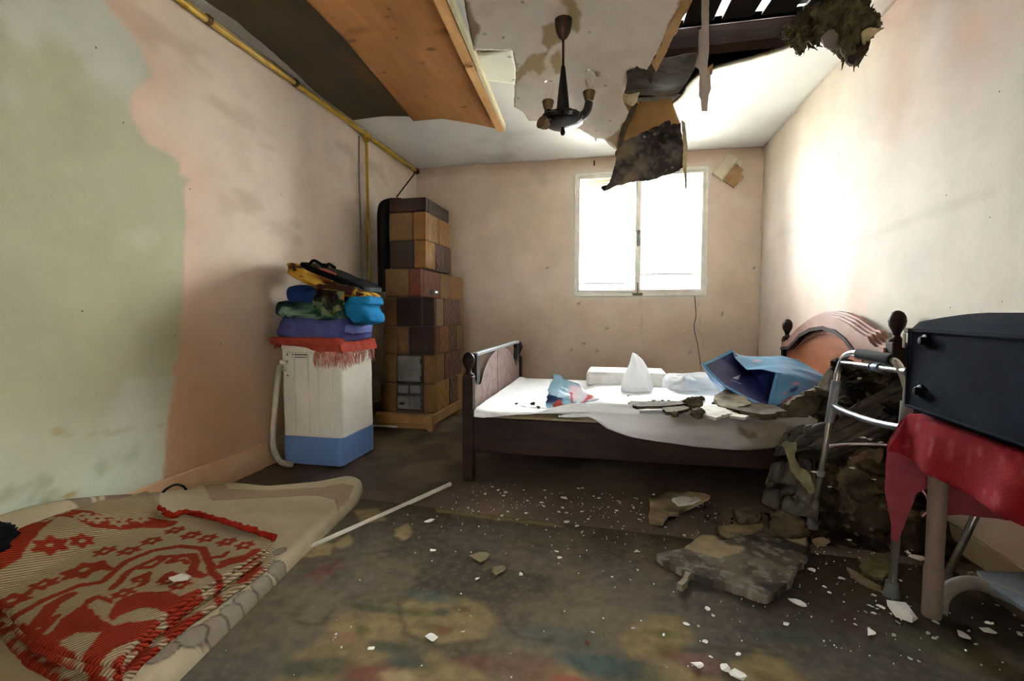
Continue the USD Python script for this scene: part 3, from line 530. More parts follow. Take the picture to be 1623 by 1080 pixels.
for a, kind in ((0.25, 'up'), (2.3, 'up'), (4.05, 'droop')):
    c, s = math.cos(a), math.sin(a)
    P = lambda r, z: (c * r, s * r, z)
    if kind == 'up':
        arm = obj('arm', tube(spline([P(.07, -.487), P(.1, -.475), P(.125, -.445), P(.135, -.405)]), [.016] * 8 + [.022] * 8 + [.022] * 9, 10), blackw, L)
        loc = P(.135, -.40); obj('socket', lathe([(0, 0), (.018, 0), (.024, .01), (.029, .028), (.033, .046), (.030, .05), (0, .05)], 18, loc), brass, arm)
        obj('bulb', lathe([(0, .045), (.013, .045), (.013, .06), (.016, .068), (.028, .092), (.033, .112), (.030, .134), (.019, .15), (0, .156)], 20, loc), clear, arm)
    else:
        arm = obj('arm', tube(spline([P(.07, -.49), P(.1, -.50), P(.125, -.52), P(.14, -.545)]), [.016] * 8 + [.023] * 8 + [.02] * 9, 10), blackw, L)
        q_ = moved(lathe([(0, 0), (.018, 0), (.028, .02), (.033, .045), (.027, .05), (0, .05)], 18), (0, 0, 0), ry=75, rz=math.degrees(a)); obj('socket', moved(q_, P(.11, -.555)), brass, arm)
# ------------------------------------------------------------------ tiled stove
def glaze(name, c, c2, orn=0.0):
    n = {'tc': ('texture_coordinate', {}), 'n': ('noise_texture', {'scale': 9, 'detail': 5, 'roughness': .65}), 'r': ('rgb_ramp', {'ramp': [(.3, tuple(S(c))), (.7, tuple(S(c2)))]}),
         'p': ('principled_bsdf', {'roughness': .28, 'specular_ior_level': .5}), 'v': ('voronoi_texture', {'scale': 24, 'feature': 'smooth_f1', 'smoothness': .4}), 'b': ('bump', {'distance': .003 + orn * .5, 'strength': 1.0})}
    l = [('tc.object', 'n.vector'), ('tc.object', 'v.vector'), ('n.fac', 'r.fac'), ('r.color', 'p.base_color'), ('v.distance' if orn else 'n.fac', 'b.height'), ('b.normal', 'p.normal')]
    return usdkit.material(stage, f'/World/Looks/{name}', n, l, surface='p.BSDF')
TC = {'t': glaze('glaze_tan', '#64482b', '#7a5b35'), 'g': glaze('glaze_gold', '#7d5521', '#97692c'), 'd': glaze('glaze_dark', '#24130d', '#382016'), 'r': glaze('glaze_redbrown', '#4e2419', '#74392a'),
      'T': glaze('glaze_tan_ornate', '#64482b', '#7f5e36', .012), 'G': glaze('glaze_gold_ornate', '#805822', '#9c7030', .012), 'D': glaze('glaze_dark_ornate', '#38201a', '#51301f', .012), 'o': glaze('glaze_orange', '#643a1e', '#7b4e27', .012)}
grout = mat('stove_grout', '#4a3d2e', rough=.9); iron = mat('stove_iron', '#6b6762', rough=.45, metal=.6, var=.35, scale=6, c2='#8f8b84'); iron_d = mat('stove_iron_dark', '#3c3934', rough=.6, metal=.5)
stv = thing('tile_stove', 'tall brown glazed tile stove in the back left corner', 'stove', (0, 0, 0))
SY = 3.80
rows = [  # name, y top, y bottom (at the corner), corner x, front tiles [(x px, colour)...], right tiles
    (312, 335, 675, [(617, None), (675, 'd')], [(711, 'd')]),
    (335, 380, 675, [(617, None), (655, 't'), (675, 'g')], [(695, 'G'), (714, 'G')]),
    (380, 425, 675, [(617, None), (656, 'd'), (675, 'g')], [(690, 'G'), (704, 'D'), (715, 'd')]),
    (425, 471, 667, [(610, None), (648, 't'), (667, 'r')], [(697, 'r'), (715, 't'), (734, 'g')]),
    (472, 518, 688, [(608, None), (628, 't'), (669, 'd'), (688, 'd')], [(703, 't'), (729, 'D'), (735, 't')]),
    (518, 563, 688, [(608, None), (629, 't'), (648, 'T'), (688, 'd')], [(696, 'r'), (711, 'o'), (723, 'D'), (735, 't')]),
    (563, 609, 688, [(608, None), (629, 'T'), (671, None), (688, 't')], [(704, 't'), (730, 'D'), (736, 't')]),
    (609, 656, 688, [(603, None), (629, 't'), (671, None), (688, 't')], [(712, 'G'), (725, 'D'), (736, 'g')])]
tz = []
for yt, yb, xc, fr_, rt in rows:
    ym = (yt + yb) / 2; Xc = at(xc, ym, Y=SY)[0]; z1, z0 = at(xc, yt, Y=SY)[2], at(xc, yb, Y=SY)[2]; tz.append((z0, z1, Xc))
    xs = [at(p[0], ym, Y=SY)[0] for p in fr_]; ys = [SY] + [at(p[0], ym, X=Xc)[1] for p in rt]
    g = .0025
    for i in range(1, len(xs)):
        if fr_[i][1] is None: continue
        bb = .006 + (i % 2) * .002
        obj('tile', box(xs[i - 1] + g, xs[i] - (g if i < len(xs) - 1 else -.001), SY - .002 * (i % 3), SY + .05, z0 + g, z1 - g, bb), TC[fr_[i][1]], stv)
    for i in range(1, len(ys)):
        obj('tile', box(Xc - .05, Xc + .002 * (i % 3) + .001, ys[i - 1] + (g if i > 1 else .052), ys[i] - g, z0 + g, z1 - g, .006), TC[rt[i - 1][1]], stv)
    obj('core', box(xs[0] + .01, Xc - .006, SY + .006, ys[-1] - .01, z0 - .001, z1 - .008, 0), grout, stv)
# iron fittings
z0, z1, Xc = tz[6]; xa, xb = at(629, 586, Y=SY)[0], at(671, 586, Y=SY)[0]
fd = obj('fire_door', box(xa + .012, xb - .02, SY - .018, SY + .01, z0 + .015, z1 - .012, .006), iron, stv, label='grey iron fire door')
obj('door_frame', [box(xa, xb, SY - .008, SY + .02, z1 - .014, z1 - .002, .003), box(xa, xb, SY - .008, SY + .02, z0 + .002, z0 + .014, .003), box(xa, xa + .01, SY - .008, SY + .02, z0, z1, .003), box(xb - .012, xb, SY - .008, SY + .02, z0, z1, .003)], iron_d, fd)
for z in (z0 + .03, z1 - .075): obj('hinge', tube([(xb - .012, SY - .02, z), (xb - .012, SY - .02, z + .04)], .008, 10), iron_d, fd)
z0, z1, Xc = tz[7]; zm = z1 - (z1 - z0) * .40
va = obj('vent_plate', [box(xa, xb, SY - .006, SY + .02, zm + .004, z1 - .004, .004)], iron_d, stv)
for k in range(2):
    a = xa + .012 + k * (xb - xa - .02) / 2; obj('vent_panel', box(a, a + (xb - xa) / 2 - .022, SY - .014, SY, zm + .016, z1 - .018, .005), iron, va)
ad = obj('ash_door', [box(xa + .008, xb - .018, SY - .018, SY + .01, z0 + .03, zm - .006, .006), box((xa + xb) / 2 - .006, (xa + xb) / 2 + .002, SY - .024, SY - .01, z0 + .04, zm - .016, .002)], iron, stv, label='grey iron ash door')
obj('door_frame', [box(xa, xb, SY - .008, SY + .02, z0 + .016, z0 + .028, .003), box(xb - .012, xb, SY - .008, SY + .02, z0 + .02, zm, .003), box(xa + .03, xa + .07, SY - .028, SY - .012, z0 + .07, z0 + .09, .003)], iron_d, ad)
for z in (z0 + .045, zm - .055): obj('hinge', tube([(xb - .012, SY - .02, z), (xb - .012, SY - .02, z + .03)], .008, 10), iron_d, ad)
p = at(690, 464, Y=SY + .03); kn = lathe([(0, 0), (.026, 0), (.026, .02), (.020, .05), (.024, .055), (.024, .07), (0, .072)], 18); kn.apply_transform(trimesh.transformations.rotation_matrix(math.pi / 2, [1, 0, 0])); kn.apply_translation(p)
obj('damper_knob', kn, mat('chrome_dull', '#9a9894', rough=.3, metal=.9), stv)
plm = mat('stove_plinth', '#7d5c34', rough=.6, c2='#957047', scale=5)
Xb = tz[7][2] + .012; zb_ = tz[7][0]; xl = at(598, 660, Y=SY)[0]
obj('plinth', [box(xl, Xb, SY - .05, 4.56, .055, zb_ - .002, .012), hull([(Xb - .10, SY - .045, .06), (Xb - .004, SY - .045, .06), (Xb - .004, SY + .07, .06), (Xb - .1, SY + .07, .06), (Xb - .05, SY - .03, 0), (Xb - .02, SY - .03, 0), (Xb - .02, SY + .03, 0), (Xb - .05, SY + .03, 0)]), hull([(Xb - .10, 4.45, .06), (Xb - .004, 4.45, .06), (Xb - .004, 4.55, .06), (Xb - .1, 4.55, .06), (Xb - .05, 4.47, 0), (Xb - .02, 4.47, 0), (Xb - .02, 4.53, 0), (Xb - .05, 4.53, 0)]), box(xl, Xb - .1, SY + .03, 4.5, 0, .06, .01)], plm, stv)
ap = at(609, 350, Y=4.1); obj('flue_pipe', [tube(spline([(ap[0] - .01, 4.1, 1.2), (ap[0] - .01, 4.1, 1.6), (ap[0] - .005, 4.1, 1.92), (ap[0] + .03, 4.12, 1.99), (ap[0] + .15, 4.15, 2.0)]), .055, 18)], mat('sooty_iron', '#191614', rough=.6, metal=.3), stv, label='sooty black flue pipe')
cv = mat('conduit_white', '#c9c3b4', rough=.5, var=.1)
for nm, a, b, lb in (('conduit_pipe', (592, 676), (660, 677), 'longer white plastic pipe on the floor in front of the stove plinth'), ('conduit_pipe', (590, 667), (611, 666), 'short white pipe stub between the washing machine and the stove plinth')):
    A, B = at(*a, Z=.014), at(*b, Z=.014); u = (B - A) / np.linalg.norm(B - A)
    t_ = thing(nm, lb, 'pipe', (0, 0, 0)); obj('tube', tube([A, B], .011, 12), cv, t_); obj('collar', tube([B - u * .03, B + u * .004], .0145, 12), cv, t_)
A, B = at(482, 872, Z=.013), at(713, 768, Z=.013); t_ = thing('conduit_pipe', 'long white plastic pipe lying on the carpet beside the folded beige rug', 'pipe', (0, 0, 0)); obj('tube', tube(spline([A, (A + B) / 2 + [.004, .004, 0], B]), .0115, 12), cv, t_); obj('end_plug', tube([B - (B - A) * .004, B + (B - A) * .004], .0125, 12), cv, t_)
# ------------------------------------------------------------------ washing machine
wht = mat('washer_white', '#cfcabd', rough=.4, var=.06, scale=3, spec=.45, c2='#dcd8cc'); blu = mat('washer_blue', '#5f7fb0', rough=.4, var=.08, scale=3, spec=.45)
wm = thing('washing_machine', 'small white and blue top loading washing machine by the left wall', 'washing machine', (0, 0, 0))
X0, X1, Y0, Y1 = -2.10, -1.672, 2.72, 3.15
def rbox(x0, x1, y0, y1, z0, z1, r, taper=0.0, rings=((0, 1),)):
    q = Polygon([(x0, y0), (x1, y0), (x1, y1), (x0, y1)]).buffer(-r).buffer(r, quad_segs=6); c = np.array(q.exterior.coords)[:-1]; cc = c.mean(0)
    V, Fc = [], []; n = len(c)
    lv = [(z0, 1 - .006), (z0 + .008, 1), (z1 - .012, 1 - taper), (z1 - .003, 1 - taper - .008), (z1, 1 - taper - .03)]
    for z, s in lv: V += [(*(cc + (p - cc) * s), z) for p in c]
    for i in range(len(lv) - 1):
        for j in range(n): a, b = i * n + j, i * n + (j + 1) % n; Fc += [[a, b, b + n], [a, b + n, a + n]]
    k = len(V); V += [(*cc, z0), (*cc, z1)]
    for j in range(n): Fc += [[k, (j + 1) % n, j], [k + 1, (len(lv) - 1) * n + j, (len(lv) - 1) * n + (j + 1) % n]]
    if np.cross(c[1] - c[0], c[2] - c[1]) < 0: Fc = [q[::-1] for q in Fc]
    return T(V, Fc)
obj('base', rbox(X0 - .003, X1 + .003, Y0 - .003, Y1 + .003, .025, .207, .035), blu, wm, label='blue plastic base')
obj('body', rbox(X0, X1, Y0, Y1, .206, .775, .035), wht, wm)
obj('top_rim', rbox(X0 - .004, X1 + .004, Y0 - .004, Y1 + .004, .770, .80, .035), wht, wm)
obj('rear_panel', [box(X0 + .045, X1 - .06, Y0 - .005, Y0 + .01, .215, .755, .006), box(X0 + .10, X0 + .112, Y0 - .009, Y0, .23, .74, .003), box(X0 + .20, X0 + .21, Y0 - .009, Y0, .23, .74, .003), box(X0 + .27, X0 + .28, Y0 - .009, Y0, .23, .74, .003)], wht, wm)
obj('slot', [box(X0 + .09, X0 + .20, Y0 - .0072, Y0, .733, .739, .001), box(X0 + .09, X0 + .2, Y0 - .0072, Y0, .718, .722, .001)], iron_d, wm)
for dx, z in ((.055, .735), (.25, .735), (.055, .69), (.055, .6)): obj('screw', lathe([(0, 0), (.006, 0), (.004, .003), (0, .004)], 10).apply_transform(trimesh.transformations.rotation_matrix(math.pi / 2, [1, 0, 0])).apply_translation([X0 + dx, Y0 - .004, z]), iron_d, wm)
for dx in (.05, .38):
    for dy in (.05, .38): obj('foot', lathe([(0, 0), (.02, 0), (.02, .02), (.016, .03), (0, .03)], 12, (X0 + dx, Y0 + dy, 0)), iron_d, wm)
hp = spline([(X0 + .03, Y0 + .0, .66), (X0 + .012, Y0 - .03, .64), (X0 - .005, Y0 - .035, .5), (X0 - .035, Y0 - .03, .3), (X0 - .045, Y0 - .03, .14), (X0 + .0, Y0 - .035, .05), (X0 + .05, Y0 - .035, .03), (X0 + .09, Y0 - .03, .028)], 22)
obj('drain_hose', tube(hp, .0185 + .0016 * np.sin(np.arange(len(hp)) * 2.1), 14), mat('hose_grey', '#b5ad9d', rough=.5), wm, label='cream ribbed drain hose'); obj('hose_fitting', box(X0 + .005, X0 + .05, Y0 - .02, Y0 + .01, .63, .70, .006), wht, wm)
# ------------------------------------------------------------------ pile of bedding on the washing machine
def cloth(name, c=None, **k):
    kk = dict(rough=.95, sheen=.0, spec=.08, bump=.0015, bscale=220, scale=14); kk.update(k); return mat(name, c, **kk)
cloth_p = cloth('printed_cloth', None, var=.2)
def soft(c, r, seed, e1=.45, e2=.4, wr=.012, freq=7, nu=90, nv=60, layers=0, ldep=.006, bend=None, stretch=(1, 1, 1)):
    u = np.linspace(-math.pi, math.pi, nu, endpoint=False); v = np.linspace(-math.pi / 2, math.pi / 2, nv); U, V = np.meshgrid(u, v, indexing='ij')
    pw = lambda a, e: np.sign(a) * np.abs(a) ** e
    P = np.stack([pw(np.cos(V), e1) * pw(np.cos(U), e2), pw(np.cos(V), e1) * pw(np.sin(U), e2), pw(np.sin(V), e1)], -1).reshape(-1, 3)
    X = P * r; d = P / (np.linalg.norm(P, axis=1, keepdims=True) + 1e-9)
    X = X + d * (wr * 2 * (fbm(P3(X * stretch, freq, seed * 9.1), 4, seed) - .5))[:, None]
    rid = 1 - np.abs(2 * noise(P3(X * stretch, freq * .8, seed * 5.7), seed + 3) - 1); X = X + d * (wr * .8 * rid ** 3)[:, None]
    if layers: X[:, :2] -= d[:, :2] * (ldep * np.abs(np.sin(X[:, 2] / r[2] * math.pi / 2 * layers + 2 * fbm(P3(X, 4), 2, seed))) ** .5)[:, None]
    if bend: X = bend(X)
    i = np.arange(nu * nv).reshape(nu, nv); j = np.roll(i, -1, 0)
    q = np.stack([i[:, :-1], j[:, :-1], j[:, 1:], i[:, 1:]], -1).reshape(-1, 4)
    return T(X + np.asarray(c), np.vstack([q[:, [0, 1, 2]], q[:, [0, 2, 3]]]))
G_ = 'pile of bedding on the washing machine'
# fringed red rug over the lid
def drape(poly, x0, x1, y0, y1, zt, step, t, flare=.12, fold=.015, ff=22, seed=1, ztf=None, rnd_=.012, ck=.25):
    def fn(v):
        s, tt = v[:, 0], v[:, 1]; ex = np.maximum(s - x1, 0) - np.maximum(x0 - s, 0); ey = np.maximum(tt - y1, 0) - np.maximum(y0 - tt, 0)
        h = np.maximum(np.abs(ex), np.abs(ey)) + .35 * np.minimum(np.abs(ex), np.abs(ey)); w = 1 - np.exp(-h / .03)
        fo = fold * np.minimum(h / .12, 1) * np.sin(ff * (s * (np.abs(ey) >= np.abs(ex)) + tt * (np.abs(ex) > np.abs(ey))) + seed + 3 * fbm(P3(v, 5), 2, seed))
        ox = np.sign(ex) * (rnd_ * w * (np.abs(ex) > 0) + np.minimum(np.abs(ex), .5) * flare + (np.abs(ex) > 0) * fo + .0 * t + ck * np.minimum(np.abs(ex), np.abs(ey)))
        oy = np.sign(ey) * (rnd_ * w * (np.abs(ey) > 0) + np.minimum(np.abs(ey), .5) * flare + (np.abs(ey) > 0) * fo + .0 * t + ck * np.minimum(np.abs(ex), np.abs(ey)))
        z = zt - np.maximum(h - .006, 0) * .985 + .006 * (fbm(P3(v, 6), 3, seed) - .5) * (h == 0)
        if ztf is not None: z = z + ztf(v) * (h == 0)
        return np.column_stack([np.clip(s, x0, x1) + ox, np.clip(tt, y0, y1) + oy, z])
    return plate(poly, step, fn, t) + (fn,)
rugm = cloth('red_rug', '#a8473c', c2='#8c3a2c', var=.2)
rg = thing('fringed_rug', 'faded red rug with a pale fringe draped over the washing machine top', 'rug', (0, 0, 0), group=None)
m, q, fn = drape(rag([(-2.15, 2.69), (-2.0, 2.685), (-1.86, 2.66), (-1.78, 2.63), (-1.70, 2.635), (-1.60, 2.66), (-1.58, 2.8), (-1.585, 3.0), (-1.59, 3.16), (-2.15, 3.16)], .02, .01, 4), X0 - .005, X1 + .006, Y0 - .006, Y1 + .01, .822, .02, .014, fold=.008)
obj('rug', m, rugm, rg)
obj('rolled_edge', soft((-1.9, 2.715, .825), np.array([.25, .035, .025]), 3, wr=.006, freq=14, nu=70, nv=24), rugm, rg)
g = np.random.default_rng(3); st = []
for i in range(130):
    if i % 2: b = fn(np.array([[g.uniform(-1.82, -1.62), 2.645]]))[0]
    else: b = fn(np.array([[-1.592, g.uniform(2.68, 3.1)]]))[0]
    L_ = g.uniform(.04, .11); dx, dy = g.normal(0, .014, 2); o = np.array([.006 if not i % 2 else 0, -.008 if i % 2 else 0, 0])
    st.append(tube([b + o, b + o * 1.6 + [dx * .5, dy * .3, -L_ * .5], b + o * 1.2 + [dx, dy * .5, -L_]], [.0035, .003, .0012], 5))
obj('fringe', st, cloth('fringe_yarn', '#d6aaa0', c2='#b0564a', scale=30), rg, label='pale pink yarn fringe')
def dip(a): return lambda X: X + np.column_stack([0 * X[:, 0], 0 * X[:, 0], a(X)])
qt = thing('quilt', 'puffy violet-blue folded quilt on the red fringed rug', 'quilt', (0, 0, 0), group=None)
obj('fold', soft((-1.885, 2.92, .905), np.array([.235, .22, .078]), 21, wr=.036, freq=6, stretch=(1, .6, 1.4), bend=dip(lambda X: -.03 * sstep(-.05, .12, X[:, 0]) + .02 * sstep(.05, .2, X[:, 0]))), cloth('violet_cloth', '#53578c', c2='#44487a', var=.1), qt)
obj('tucked_end', soft((-1.65, 2.87, .90), np.array([.07, .12, .032]), 23, wr=.012, freq=12, nu=60, nv=30), cloth('violet_cloth_light', '#6570a4', var=.12), qt)
obj('care_label', box(-1.607, -1.600, 2.76, 2.80, .87, .915, .001), wht, qt)
def camo(v):
    n = fbm(P3(v, 13), 4, 41); c = np.ones((len(v), 3)) * S('#1d3a34'); c = over(c, sstep(.5, .56, n), '#3f6350'); c = over(c, sstep(.6, .65, fbm(P3(v, 15, 9), 3, 44)), '#7d9a84'); return over(c, sstep(.4, .34, n), '#12211f')
m = soft((-1.91, 2.90, 1.015), np.array([.245, .20, .058]), 31, wr=.018, freq=8, layers=2, bend=dip(lambda X: .02 * sstep(.0, -.25, X[:, 0]) - .03 * sstep(.1, .3, X[:, 0])))
tag(obj('camouflage_blanket', m, cloth_p, col=camo(np.array(m.vertices))), 'dark green camouflage blanket between the violet quilt and the navy cloth', 'blanket')
tag(obj('navy_cloth', [soft((-1.86, 2.90, 1.095), np.array([.19, .17, .05]), 37, wr=.02, freq=9, layers=2), soft((-1.985, 2.84, 1.12), np.array([.085, .10, .055]), 38, wr=.015, freq=10, nu=60, nv=40)], cloth('navy_cloth_m', '#16264f', c2='#24427a', lo=.3, hi=.8, scale=6)), 'dark navy cloth crumpled below the yellow patterned blanket', 'cloth')
m = [soft((-1.59, 2.86, 1.015), np.array([.085, .13, .075]), 47, wr=.012, freq=9, layers=2, ldep=.012, bend=lambda X: X + np.column_stack([.05 * sstep(.03, -.08, X[:, 2]), 0 * X[:, 0], 0 * X[:, 0]])), soft((-1.565, 2.86, 1.085), np.array([.075, .12, .03]), 48, wr=.01, freq=12, nu=60, nv=30)]
tag(obj('teal_towel', m, cloth('teal_cloth', '#15608c', c2='#1f7fae', scale=9)), 'bright teal blue towel hanging over the right end of the pile', 'towel')
def yel(v):
    n = fbm(P3(v, 9), 4, 51); c = np.ones((len(v), 3)) * S('#b58a2c'); c = over(c, sstep(.47, .52, n), '#3b241c'); c = over(c, sstep(.56, .62, fbm(P3(v, 11, 4), 3, 54)), '#d1a84a', .9); return over(c, sstep(.6, .64, fbm(P3(v, 12, 14), 3, 57)), '#6d3a1f', .9)
yb = thing('patterned_blanket', 'yellow and brown patterned blanket folded near the top of the pile', 'blanket', (0, 0, 0))
slope = lambda a: dip(lambda X: -a * X[:, 0])
m = soft((-1.87, 2.92, 1.21), np.array([.215, .18, .05]), 55, wr=.016, freq=8, layers=2, ldep=.012, bend=slope(.42)); obj('upper_fold', m, cloth_p, yb, col=yel(np.array(m.vertices)))
m = soft((-1.70, 2.84, 1.145), np.array([.15, .14, .035]), 56, wr=.014, freq=9, layers=2, ldep=.012, bend=slope(.1)); obj('lower_fold', m, cloth_p, yb, col=yel(np.array(m.vertices) + .7))
m = soft((-1.585, 2.86, 1.135), np.array([.085, .12, .02]), 58, wr=.008, freq=10, nu=60, nv=30, bend=slope(.45)); obj('hem_fold', m, cloth_p, yb, col=yel(np.array(m.vertices) * [.5, 2, 3] + .3))
def dr(uv):
    u, v = uv[:, 0], uv[:, 1]; x = -1.80 + .18 * u - .03 * v * (1 - u) + .02 * v; z = 1.15 - .155 * v * (.55 + .45 * np.sin(u * 3.0 + .3)) - .02 * u; y = 2.70 - .035 * np.sin(v * 2.0) - .02 * np.sin(u * 17 + 2 * v) * v + .01 * fbm(P3(uv, 5), 2, 3)
    return np.column_stack([x, y, z])
m, q = gridsheet(dr, 50, 40, .008); V_ = np.array(m.vertices)
n = fbm(P3(V_, 16), 4, 59); c = np.ones((len(V_), 3)) * S('#2e3327'); c = over(c, sstep(.5, .58, n), '#6d7a58'); c = over(c, sstep(.56, .64, fbm(P3(V_, 18, 7), 3, 60)), '#b4702e'); c = over(c, sstep(.4, .33, n), '#241511')
obj('hanging_corner', m, cloth_p, yb, col=c)
bk = thing('black_bag', 'flat black bag with a strap on the very top of the bedding pile', 'bag', (0, 0, 0)); bm = cloth('black_nylon', '#0a0a0b', rough=.6, var=.3)
obj('body', soft((-1.77, 2.93, 1.235), np.array([.23, .16, .028]), 61, wr=.012, freq=8, bend=slope(.36)), bm, bk)
obj('strap', tube(spline([(-1.93, 2.80, 1.31), (-1.89, 2.79, 1.34), (-1.84, 2.79, 1.318), (-1.80, 2.79, 1.30), (-1.78, 2.79, 1.315), (-1.74, 2.80, 1.29)]), .010, 8), bm, bk); obj('buckle', box(-1.83, -1.795, 2.775, 2.80, 1.295, 1.32, .004), bm, bk); obj('lining_edge', tube(spline([(-1.86, 2.785, 1.285), (-1.80, 2.78, 1.275), (-1.73, 2.785, 1.25)]), .008, 8), cloth('salmon_trim', '#b0564a'), bk)
# ------------------------------------------------------------------ bed
dkw = mat('bed_dark_wood', '#21140f', rough=.5, c2='#2e1c15', scale=4, aniso=(1, 1, 6), spec=.12); dust = mat('bed_dusty_wood', '#6b524b', rough=.6, c2='#857069', scale=5, aniso=(1, 3, 3))
orw = mat('headboard_wood', '#7a3f22', rough=.4, c2='#96532c', scale=3, aniso=(1, 1, 5), spec=.45); orw2 = mat('headboard_moulding', '#7d5240', rough=.45, c2='#93675a', scale=4, spec=.45)
bed = thing('bed', 'old dark wooden single-slope bed with arched headboard by the back wall', 'bed', (0, 0, 0))
bed.SetCustomDataByKey('label', 'dark wooden bed with an arched headboard and turned finials')
XF, XH, YN, YFr = -.83, 1.355, 2.70, 4.27
def finial(h): return [(0, 0), (.033, 0), (.034, .012), (.02, .022), (.014, .034), (.018, .05), (.034, .085), (.038, .11), (.035, .135), (.025, .155), (.010, .166), (0, .168)]
def post(name, x, y, zt, hf):
    p = obj('post', box(x - .032, x + .032, y - .032, y + .032, 0, zt, .005), dkw, bed); f = np.array(finial(0)); f[:, 1] *= hf / .168; obj('finial', lathe(f, 24, (x, y, zt)), dkw, p)
for x, y, zt, hf in ((XF, YN + .02, .63, .14), (XF, YFr, .60, .15), (XH + .02, YN, .86, .155), (XH + .02, 4.21, .80, .155)): post('p', x, y, zt, hf)
# footboard: arched panel under a straight dusty rail
yc = (YN + YFr) / 2 + .02
def arch(y): return .50 + .24 * np.sqrt(np.clip(1 - ((y - yc) / .56) ** 2, 0, 1))
ys = np.linspace(yc - .56, yc + .56, 40)
fp_ = Polygon([(YN + .05, .12), (YN + .05, .575), (YN + .13, .575), (YN + .15, .60), (YN + .17, .60), (YN + .19, .55), (ys[0], .55)] + [(y, max(arch(y), .55)) for y in ys] + [(ys[-1], .55), (YFr - .16, .55), (YFr - .14, .60), (YFr - .05, .60), (YFr - .03, .575), (YFr - .03, .12)]).buffer(0)
def yz(poly, x0, x1):
    m = extr(poly, x1 - x0); v = np.array(m.vertices); return T(np.column_stack([x0 + v[:, 2], v[:, 0], v[:, 1]]), m.faces)
obj('footboard_panel', yz(fp_, XF - .012, XF + .012), dust, bed)
obj('footboard_rail', box(XF - .02, XF + .02, YN + .14, YFr - .06, .735, .757, .004), mat('dusty_rail', '#77777a', rough=.5), bed)
obj('footboard_bracket', [yz(Polygon([(YN + .14, .56), (YN + .14, .74), (YN + .23, .74), (YN + .21, .70), (YN + .19, .66), (YN + .22, .62), (YN + .21, .57)]), XF - .016, XF + .016)], mat('blackened_wood', '#16130f', rough=.5), bed)
obj('footboard_bracket', [yz(Polygon([(YFr - .06, .56), (YFr - .06, .74), (YFr - .17, .74), (YFr - .14, .70), (YFr - .15, .60)]), XF - .016, XF + .016)], LOOK['blackened_wood'], bed)
obj('panel_joint', box(XF + .011, XF + .0135, yc - .10, yc - .096, .3, .735, 0), dkw, bed)
# headboard
hp_o = [at(x, y, X=XH)[1:] for x, y in [(1243, 542), (1252, 541), (1257, 533), (1268, 521), (1285, 508), (1300, 503), (1316, 502), (1332, 505), (1350, 514), (1366, 526), (1377, 533), (1381, 533), (1386, 543), (1394, 550), (1408, 552)]]
hp_i = [at(x, y, X=XH)[1:] for x, y in [(1243, 553), (1256, 551), (1264, 543), (1274, 532), (1290, 523), (1310, 520), (1330, 526), (1346, 538), (1360, 556), (1366, 566), (1408, 572)]]
band = Polygon([tuple(p) for p in hp_o] + [tuple(p) for p in hp_i[::-1]]).buffer(0)
pan = Polygon([tuple(p) for p in hp_i] + [(YN + .03, .16), (4.19, .16)]).buffer(.01)
obj('headboard_panel', yz(pan, XH + .01, XH + .035), orw, bed)
mo_ = obj('headboard_moulding', yz(band, XH - .022, XH + .04), orw2, bed)
top = LineString([tuple(p) for p in hp_o]); bot = LineString([tuple(p) for p in hp_i])
for k, (dz, x0) in enumerate(((.012, XH - .005), (.024, XH + .012), (.034, XH + .03))): obj('moulding_step', yz(top.buffer(dz, cap_style=2), x0, XH + .06), orw2, mo_)
obj('moulding_bead', yz(bot.buffer(.012, cap_style=2), XH - .03, XH + .02), dkw, mo_)
arc2 = LineString([at(x, y, X=XH)[1:] for x, y in [(1262, 552), (1275, 539), (1292, 530), (1308, 527), (1326, 531), (1342, 542), (1356, 556), (1366, 572)]])
obj('panel_bead', yz(arc2.buffer(.006, cap_style=2), XH - .002, XH + .012), orw2, bed)
obj('side_rail', box(XF + .03, XH - .0, YN + .005, YN + .035, .175, .383, .006), dkw, bed); obj('side_rail', box(XF + .03, XH, YFr - .03, YFr, .175, .365, .006), dkw, bed)
obj('slat_base', [box(x, x + .07, YN + .035, YFr - .03, .19, .21, .003) for x in np.arange(XF + .06, XH - .1, .16)], dkw, bed)
tick = mat('mattress_ticking', '#7a684d', rough=.95, c2='#a3957c', scale=9, bump=.001)
MZ = .405
obj_m = obj('mattress', soft(((XF + XH) / 2, (YN + YFr) / 2, .31), np.array([1.07, .765, .098]), 71, e1=.22, e2=.14, wr=.008, nu=160, nv=40), tick); tag(obj_m, 'stained tan mattress showing under the sheet edge on the bed', 'mattress')
# sheets
linen = mat('white_linen', None, rough=.9, var=.05, scale=8, bump=.0006, bscale=300, sheen=.0, spec=.1)
def hem_of(pts, Y): 
    q = np.array([at(x, y, Y=Y)[[0, 2]] for x, y in pts]); return lambda X: np.interp(X, q[:, 0], q[:, 1])
h1 = hem_of([(748, 661), (765, 663), (800, 660), (850, 655), (872, 648), (905, 640), (950, 640)], YN)
def sheet1(uv):
    X = XF + .035 + .95 * uv[:, 0]; s = uv[:, 1] * 1.60; Yf = 4.16; d = Yf - 2.735
    Y = np.where(s < d, Yf - s, 2.735 - .025 * np.sin(np.clip((s - d) / .05, 0, 1) * math.pi / 2)); k = np.clip((s - d) / (1.60 - d), 0, 1)
    top_ = MZ + .012 + .01 * (fbm(P3(np.column_stack([X, Y]), 4), 3, 5) - .5) + .012 * sstep(.08, .0, uv[:, 0])
    Z = top_ * (1 - k) + h1(X) * k; Y = Y - .006 * np.sin(X * 30) * k
    return np.column_stack([X, Y, Z])
m, q = gridsheet(sheet1, 90, 90, .006); V_ = np.array(m.vertices); c = np.ones((len(q), 3)) * S('#e4e4e5')
